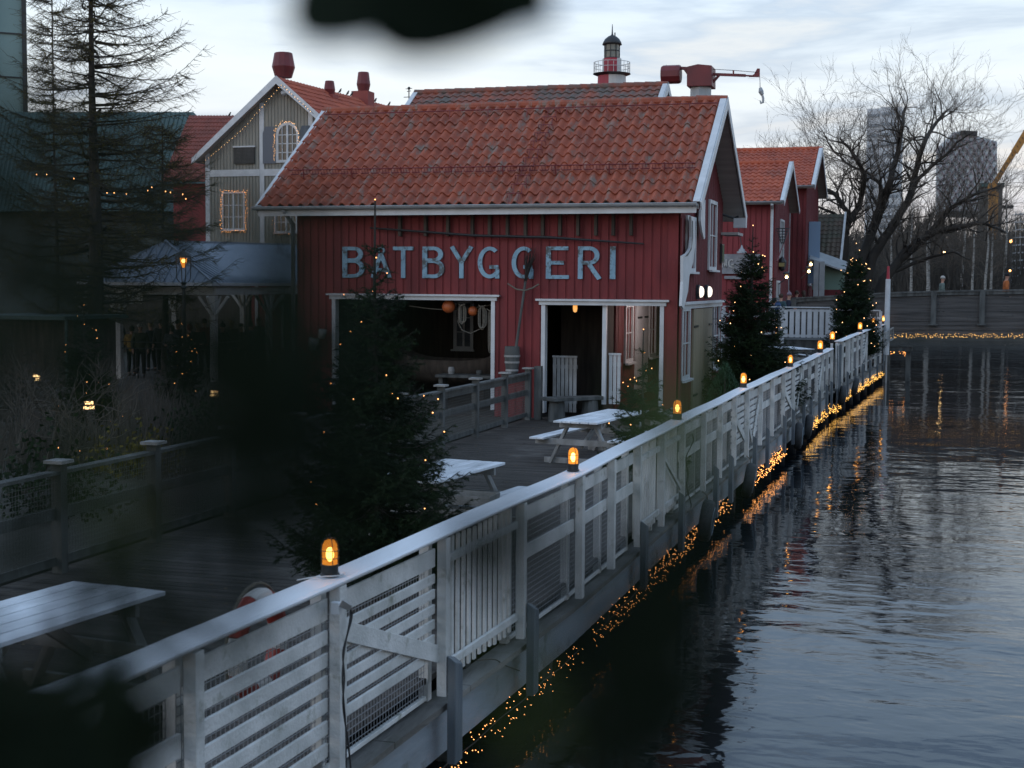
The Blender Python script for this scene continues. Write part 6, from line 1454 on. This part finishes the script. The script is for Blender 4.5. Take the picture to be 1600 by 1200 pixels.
# ================================================ people
def skin_mesh(name, verts, edges, radii, m, parent, sub=1):
    me = bpy.data.meshes.new(name); me.from_pydata([tuple(v) for v in verts], edges, []); me.materials.append(M[m] if isinstance(m, str) else m)
    o = bpy.data.objects.new(name, me); col.objects.link(o); o.parent = parent
    sk_ = o.modifiers.new('skin', 'SKIN'); sk_.use_smooth_shade = True
    for i, r in enumerate(radii): v = me.skin_vertices[0].data[i]; v.radius = r if isinstance(r, tuple) else (r, r)
    me.skin_vertices[0].data[0].use_root = True
    if sub: s = o.modifiers.new('sub', 'SUBSURF'); s.levels = sub; s.render_levels = sub
    return o
def person(lab, loc, facing, coat, trousers, hat, hatkind='beanie', H=1.74, group=None, arms='down', lean=0, seed=0, stride=.0, pack=None):
    """local: faces -y; facing = rotation about z"""
    t = empty('person', lab, 'person', loc, group, facing); r_ = random.Random(seed); k = H/1.74; S = lambda *p: Vector(p)*k
    hx = .09; st = stride
    J = [S(0,0,.95), S(0,.0,1.12), S(0,-.01-lean*.5,1.32), S(0,-.02-lean,1.46), S(0,-.03-lean,1.53), S(0,-.04-lean,1.60), S(0,-.045-lean,1.68),  # pelvis chest neck head
         S(.18,-.01-lean,1.42), S(.25,.02-lean*.7,1.14), S(.24,-.10-lean*.7,.90) if arms == 'down' else S(.15,-.26-lean,1.08),
         S(-.18,-.01-lean,1.42), S(-.25,.02-lean*.7,1.14), S(-.24,-.10-lean*.7,.90) if arms == 'down' else S(-.13,-.27-lean,1.10),
         S(.09,0,.88), S(.10,-.03-st*.5,.50), S(.10,.03-st,.09), S(.10,-.13-st,.04), S(-.09,0,.88), S(-.10,-.03+st*.4,.50), S(-.10,.03+st,.09), S(-.10,-.13+st,.04)]
    E = [(0,1),(1,2),(2,3),(3,4),(4,5),(5,6),(2,7),(7,8),(8,9),(2,10),(10,11),(11,12),(0,13),(13,14),(14,15),(15,16),(0,17),(17,18),(18,19),(19,20)]
    rad = [(.13,.10),(.13,.10),(.15,.10),(.06,.055),.055,(.075,.09),(.07,.085),.055,.045,.035,.055,.045,.035,.085,.06,.045,.04,.085,.06,.045,.04]
    rad = [tuple(x*k for x in q) if isinstance(q, tuple) else q*k for q in rad]
    body = skin_mesh('body', J, E, rad, 'skin', t)
    cj = [S(0,0,.80), S(0,0,.95), S(0,0,1.14), S(0,-.01-lean*.5,1.33), S(0,-.02-lean,1.45), J[7], J[8], J[9].lerp(J[8], .18), J[10], J[11], J[12].lerp(J[11], .18)]
    skin_mesh('coat', cj, [(1,0),(1,2),(2,3),(3,4),(3,5),(5,6),(6,7),(3,8),(8,9),(9,10)], [tuple(x*k for x in q) for q in [(.19,.15),(.18,.14),(.18,.14),(.20,.145),(.085,.08),(.085,.085),(.075,.075),(.06,.06),(.085,.085),(.075,.075),(.06,.06)]], coat, t)
    tj = [S(0,0,.90), J[13], J[14], J[15], J[17], J[18], J[19]]
    skin_mesh('trousers', tj, [(0,1),(1,2),(2,3),(0,4),(4,5),(5,6)], [.12*k,.10*k,.078*k,.065*k,.10*k,.078*k,.065*k], trousers, t)
    for q in (J[16], J[20]): MB().tube([q+Vector((0,.19,.0)), q+Vector((0,.08,.03)), q+Vector((0,-.04,.01)), q+Vector((0,-.10,-.0))], [.045,.058,.05,.03], 8).build('shoe', 'dark', t, smooth=True)
    hc_ = (J[5]+J[6])/2+Vector((0,-.005,.01)); f = MB()
    f.add([hc_+Vector((-.014,-.093,-.005)), hc_+Vector((.014,-.093,-.005)), hc_+Vector((0,-.118,-.012)), hc_+Vector((0,-.09,.035)), hc_+Vector((0,-.092,-.022))], [(0,2,3),(2,1,3),(0,4,2),(4,1,2)])
    f.build('nose', 'skin', t, smooth=True)
    for s in (-1, 1): MB().ball(hc_+Vector((s*.078, .005, -.005)), .022, 6, 5, (.45, .8, 1.2)).build('ear', 'skin', t, smooth=True)
    g2 = MB()
    for s in (-1, 1): g2.ball(hc_+Vector((s*.03, -.085, .022)), .009, 6, 5)
    g2.build('eyes', 'dark', t)
    MB().box(hc_+Vector((-.022, -.094, -.047)), hc_+Vector((.022, -.088, -.040))).build('mouth', 'lifered', t)
    if hatkind == 'beanie': MB().lathe([(.098, .0), (.102, .03), (.092, .075), (.062, .112), (.025, .128), (.005, .13)], hc_+Vector((0,.012,.018)), 14).build('hat', hat, t, smooth=True)
    elif hatkind == 'bobble': MB().lathe([(.100, -.01), (.106, .03), (.096, .08), (.066, .12), (.025, .138)], hc_+Vector((0,.012,.02)), 14).ball(hc_+Vector((0,.01,.175)), .036, 8, 6).build('hat', hat, t, smooth=True)
    elif hatkind == 'hood': MB().ball(hc_+Vector((0,.03,.01)), .115, 12, 10, (1, .95, 1.12)).build('hood', hat, t, smooth=True)
    else:  # hair
        MB().ball(hc_+Vector((0,.022,.030)), .098, 12, 10, (1, .98, 1.08)).build('hair', hat, t, smooth=True)
        if hatkind == 'long': MB().tube([hc_+Vector((0,.07,.02)), hc_+Vector((0,.095,-.10)), hc_+Vector((0,.10,-.20))], [.07,.075,.04], 8).build('hair', hat, t, smooth=True)
    # hands with fingers
    for s, w_, el in ((1, J[9], J[8]), (-1, J[12], J[11])):
        d = (w_-el).normalized(); o = Vector((0,-1,0)) if arms == 'down' else Vector((-s,0,0)); o = (o-d*o.dot(d)).normalized(); hm = MB(); hm.tube([w_-d*.01, w_+d*.035, w_+d*.075], [.024, .035, .032], 8)
        for i in range(4): b_ = w_+d*.07+o*(.027-.018*i); hm.tube([b_, b_+d*(.035+.006*(i in (1,2)))+Vector((-s*.006,0,0)), b_+d*(.06+.01*(i in (1,2)))+Vector((-s*.02,0,0))], [.0095, .009, .007], 5)
        hm.tube([w_+d*.02+o*.02, w_+d*.045+o*.045, w_+d*.07+o*.05], [.011, .010, .008], 5); hm.build('hand', 'skin', t, smooth=True)
    if pack: MB().ball(S(0,.20-lean*.6,1.22), .19*k, 12, 9, (.9, .62, 1.25)).build('backpack', pack, t, smooth=True)
    return t
def cloth(n, c): return mat(n, c, .85, tuple(x*.7 for x in c), 9)
CL = {k: cloth('cloth_'+k, c) for k, c in dict(black=(.012,.012,.014), navy=(.018,.024,.045), olive=(.05,.055,.03), mustard=(.30,.17,.03), grey=(.10,.11,.12), brown=(.07,.045,.03), teal=(.03,.07,.08), rust=(.42,.12,.03), sage=(.13,.17,.15), cream=(.48,.46,.42), lilac=(.22,.18,.21), red=(.22,.03,.03), hair=(.05,.03,.018), fair=(.25,.16,.08), blue=(.04,.08,.18)).items()}
def at(px, Y, z=0): q = aY(px, 500, Y); return (q.x, Y, z)
face_cam = lambda px: R(16.5)-math.atan((px-800)/2200)
# two walkers on the bridge (deck 1.62..1.75)
zb_ = lambda px: 1.74+(bt_(aY(px, 450, 63).x, tz)-2.8)*.6
person('walker on the bridge in a grey green hooded jacket and pale striped beanie', at(1470, 63, zb_(1470)), R(90)+.2, CL['sage'], CL['black'], CL['cream'], 'beanie', 1.68, stride=.14, seed=1)
person('walker on the bridge in an orange jacket and dark hat near the right edge', at(1570, 63, zb_(1570)), R(90)+.15, CL['rust'], CL['navy'], CL['black'], 'bobble', 1.78, stride=.16, seed=2)
# group near the landing
person('person seen from behind with a blue backpack and dark hair by the red house', at(1219, 59.6, .9), R(150), CL['teal'], CL['black'], CL['hair'], 'hair', 1.80, seed=3, pack=CL['blue'])
person('person in a navy coat and lilac grey beanie beside the backpacker', at(1231, 60.2, .95), R(100), CL['navy'], CL['black'], CL['lilac'], 'bobble', 1.80, seed=4, arms='hold')
person('person in a grey coat bent half behind the lit spruce', at(1204, 59.5, .9), R(70), CL['grey'], CL['black'], CL['black'], 'hair', 1.62, seed=5, lean=.15)
person('fair faced person looking over the bridge handrail beside the lean-to', at(1243, 63.4, 1.2), R(90), CL['black'], CL['black'], CL['hair'], 'hair', 1.62, seed=6)
person('person in black with long dark hair right of the post by the lean-to', at(1255, 63.2, 1.2), R(200), CL['black'], CL['black'], CL['hair'], 'long', 1.62, seed=7)
# crowd under the pavilion
cw_ = [(205, 40.5, 'mustard', 'black', 'hair', 'hair', 'person in a mustard yellow jacket left of the white hat'),
       (219, 39.9, 'olive', 'black', 'cream', 'bobble', 'person in a dark coat with a bright white bobble hat facing the camera'),
       (252, 41.5, 'black', 'black', 'hair', 'long', 'long haired figure in black right of the white hat'), (268, 40.4, 'grey', 'navy', 'black', 'hood', 'hooded figure in grey with a strap left of the lamp post'),
       (279, 42.2, 'navy', 'black', 'black', 'beanie', 'figure in navy wearing a black beanie directly behind the lamp post'), (297, 42.8, 'brown', 'black', 'red', 'hood', 'figure with a dull red hood right of the lamp post'),
       (309, 41.3, 'black', 'black', 'fair', 'hair', 'tall figure in black with fair hair left of the corner post'), (320, 43.2, 'red', 'black', 'hair', 'hair', 'figure in dark red tucked behind the corner post'),
       (347, 42.3, 'black', 'black', 'black', 'bobble', 'figure in black with a bobble hat right of the corner post'), (362, 43.4, 'brown', 'navy', 'fair', 'long', 'fair long haired figure in brown between the two right posts'),
       (378, 44.2, 'olive', 'black', 'brown', 'beanie', 'figure in olive with a brown beanie near the second post'), (392, 43.6, 'grey', 'black', 'hair', 'hair', 'figure in grey just left of the second pavilion post'),
       (406, 45.0, 'brown', 'black', 'red', 'beanie', 'figure with a red beanie close to the second pavilion post'), (236, 43.0, 'navy', 'black', 'fair', 'hair', 'navy coated figure standing back between the white hat and the lamp post'),
       (188, 43.5, 'black', 'black', 'lilac', 'beanie', 'leftmost figure by the left pavilion post'), (335, 45.5, 'teal', 'black', 'hair', 'hair', 'teal coated figure far back behind the corner post')]
for i, (px, Y, co, tr_, ha, hk, lab) in enumerate(cw_):
    person(lab, at(px, Y, -.03), (face_cam(px) if i == 1 else rnd.uniform(0, 6.28)), CL[co], CL[tr_], CL[ha], hk, 1.60+.05*(i*7 % 5), group='visitors queueing under the pavilion', seed=10+i, arms='hold' if i % 3 == 0 else 'down', stride=.06*(i % 2))

# ================================================ shrub branches close to the viewpoint (out of focus)
fsb = wempty('leafy_branches', 'out of focus dark leafy evergreen branches framing the left and top of the view', 'branches', (-.45, .35, 0))
def dpt(px, py, d): v = ray(px, py).normalized(); return CAMP+v*d/(v.dot(fwd))
lv = MB(); tw_ = MB(); rl = random.Random(12)
def leaf(p, d, nrm, L_, W_):
    d = d.normalized(); s = d.cross(nrm).normalized(); nrm = s.cross(d).normalized(); vs = []; n = 7
    for i in range(n):
        t_ = i/(n-1); w_ = W_*math.sin(math.pi*t_**.8)**.9*.5+.0003; b_ = nrm*(-.10*L_*t_*t_); c = p+d*L_*t_+b_
        vs += [c-s*w_+nrm*w_*.25, c, c+s*w_+nrm*w_*.25]
    lv.add(vs+[v-nrm*.0006 for v in vs], [(i*3+k, i*3+k+1, i*3+k+4, i*3+k+3) for i in range(n-1) for k in (0, 1)]+[(3*n+i*3+k, 3*n+i*3+k+3, 3*n+i*3+k+4, 3*n+i*3+k+1) for i in range(n-1) for k in (0, 1)])
def cluster(px, py, d, n, sp, L_, W_):
    """n leaves round a point; sp = spread in px"""
    for _ in range(n):
        q = dpt(px+rl.gauss(0, sp), py+rl.gauss(0, sp), d*rl.uniform(.85, 1.2)); a = rl.uniform(0, 6.28); dr = (rgt*math.cos(a)+upv*math.sin(a)+fwd*rl.uniform(-.5, .5)); leaf(q-dr*L_/2, dr, (-fwd+rgt*rl.uniform(-.6,.6)+upv*rl.uniform(-.6,.6)), L_*rl.uniform(.7, 1.2), W_*rl.uniform(.7, 1.2))
def twig(pts, r=.0012): tw_.tube([dpt(*p) for p in pts], r, 6)
# top leaf
for (a, b, w_) in (((470, -60, .30), (640, 30, .29), .030), ((560, -70, .30), (800, 45, .30), .034), ((700, -60, .31), (860, 20, .30), .026), ((600, -90, .28), (760, 70, .29), .028), ((640,-100,.3),(860,-40,.3),.03), ((480,-90,.3),(700,-30,.3),.03)):
    p, q = dpt(*a), dpt(*b); leaf(p, q-p, -fwd, (q-p).length, w_)
twig([(620,-500,.34), (640,-200,.32), (660,-40,.30)], .0018)
# (px, py, distance, leaves, spread px, leaf length, leaf width)
for c_ in ((0, 1130, .30, 8, 60, .036, .013), (90, 1190, .30, 8, 60, .036, .013), (-40, 1180, .28, 7, 70, .036, .013),
           (40, 1060, .26, 8, 50, .026, .004), (150, 1170, .26, 12, 50, .026, .004),
           # needle sprays, thin enough to veil rather than hide
           (445, 470, .14, 8, 50, .020, .0022), (440, 370, .13, 4, 40, .018, .002), (470, 590, .15, 9, 60, .020, .0022), (390, 690, .17, 9, 55, .020, .0022), (370, 790, .18, 8, 50, .020, .0022), (290, 780, .17, 6, 60, .020, .0022), (380, 600, .17, 5, 45, .020, .0022),
           (210, 860, .2, 5, 60, .022, .0026), (60, 880, .2, 4, 60, .022, .0026), (110, 640, .16, 3, 70, .02, .0024), (280, 560, .15, 3, 60, .02, .0022), (120, 400, .14, 5, 60, .02, .0022), (130, 200, .14, 3, 60, .02, .0022), (-10, 500, .15, 7, 60, .02, .0026), (20, 300, .15, 3, 60, .02, .0024),
           (785, 860, .16, 15, 28, .014, .0022), (1000, 1020, .15, 20, 40, .018, .0024), (960, 1140, .16, 18, 50, .018, .0024), (1060, 920, .15, 7, 35, .016, .002), (110, 1080, .2, 9, 60, .022, .0026), (330, 1000, .16, 4, 40, .02, .0022), (60, 820, .18, 4, 60, .02, .0024), (580, 740, .16, 3, 50, .02, .0022)):
    cluster(*c_)
lv.build('leaves', 'leaf', fsb, smooth=True); lv = MB()
for c_ in ((1045, 655, .16, 5, 28, .016, .003), (840, 1130, .16, 5, 35, .018, .003), (190, 770, .16, 1, 30, .018, .003)): cluster(*c_)
lv.build('fresh_leaves', 'leafgreen', fsb, smooth=True)
twig([(-200, 1500, .5), (-60, 1180, .33), (60, 1000, .29), (180, 860, .27), (320, 700, .24), (430, 560, .22)], .0016)
twig([(500, 1500, .3), (820, 1200, .19), (980, 1010, .15)], .0006)
twig([(-200, 900, .4), (-60, 620, .25), (0, 420, .2), (30, 240, .16)], .0014)

tw_.build('twigs', 'bark', fsb)
# sharper small needle sprays in the middle distance of the same shrub
MB().tube([(-1.35, -.2, -.3), (-1.0, .1, 1.2), (-.6, .3, 2.4), (-.5, .35, 2.9)], [.05, .04, .02, .008], 8).build('stem', 'bark', fsb)
# viewing platform the photograph was taken from
vp = wempty('platform', 'grey plank platform underfoot at the viewpoint', 'platform', (.5, -1, 0))
MB().box((-1.6, -3, 1.28), (2.6, -.35, 1.36)).build('decking', 'deck', vp)
for x in (-1.4, 2.4): MB().box((x-.08, -2.8, -3), (x+.08, -2.64, 1.28)).box((x-.08, -.7, -3), (x+.08, -.54, 1.28)).build('post', 'greywood', vp)
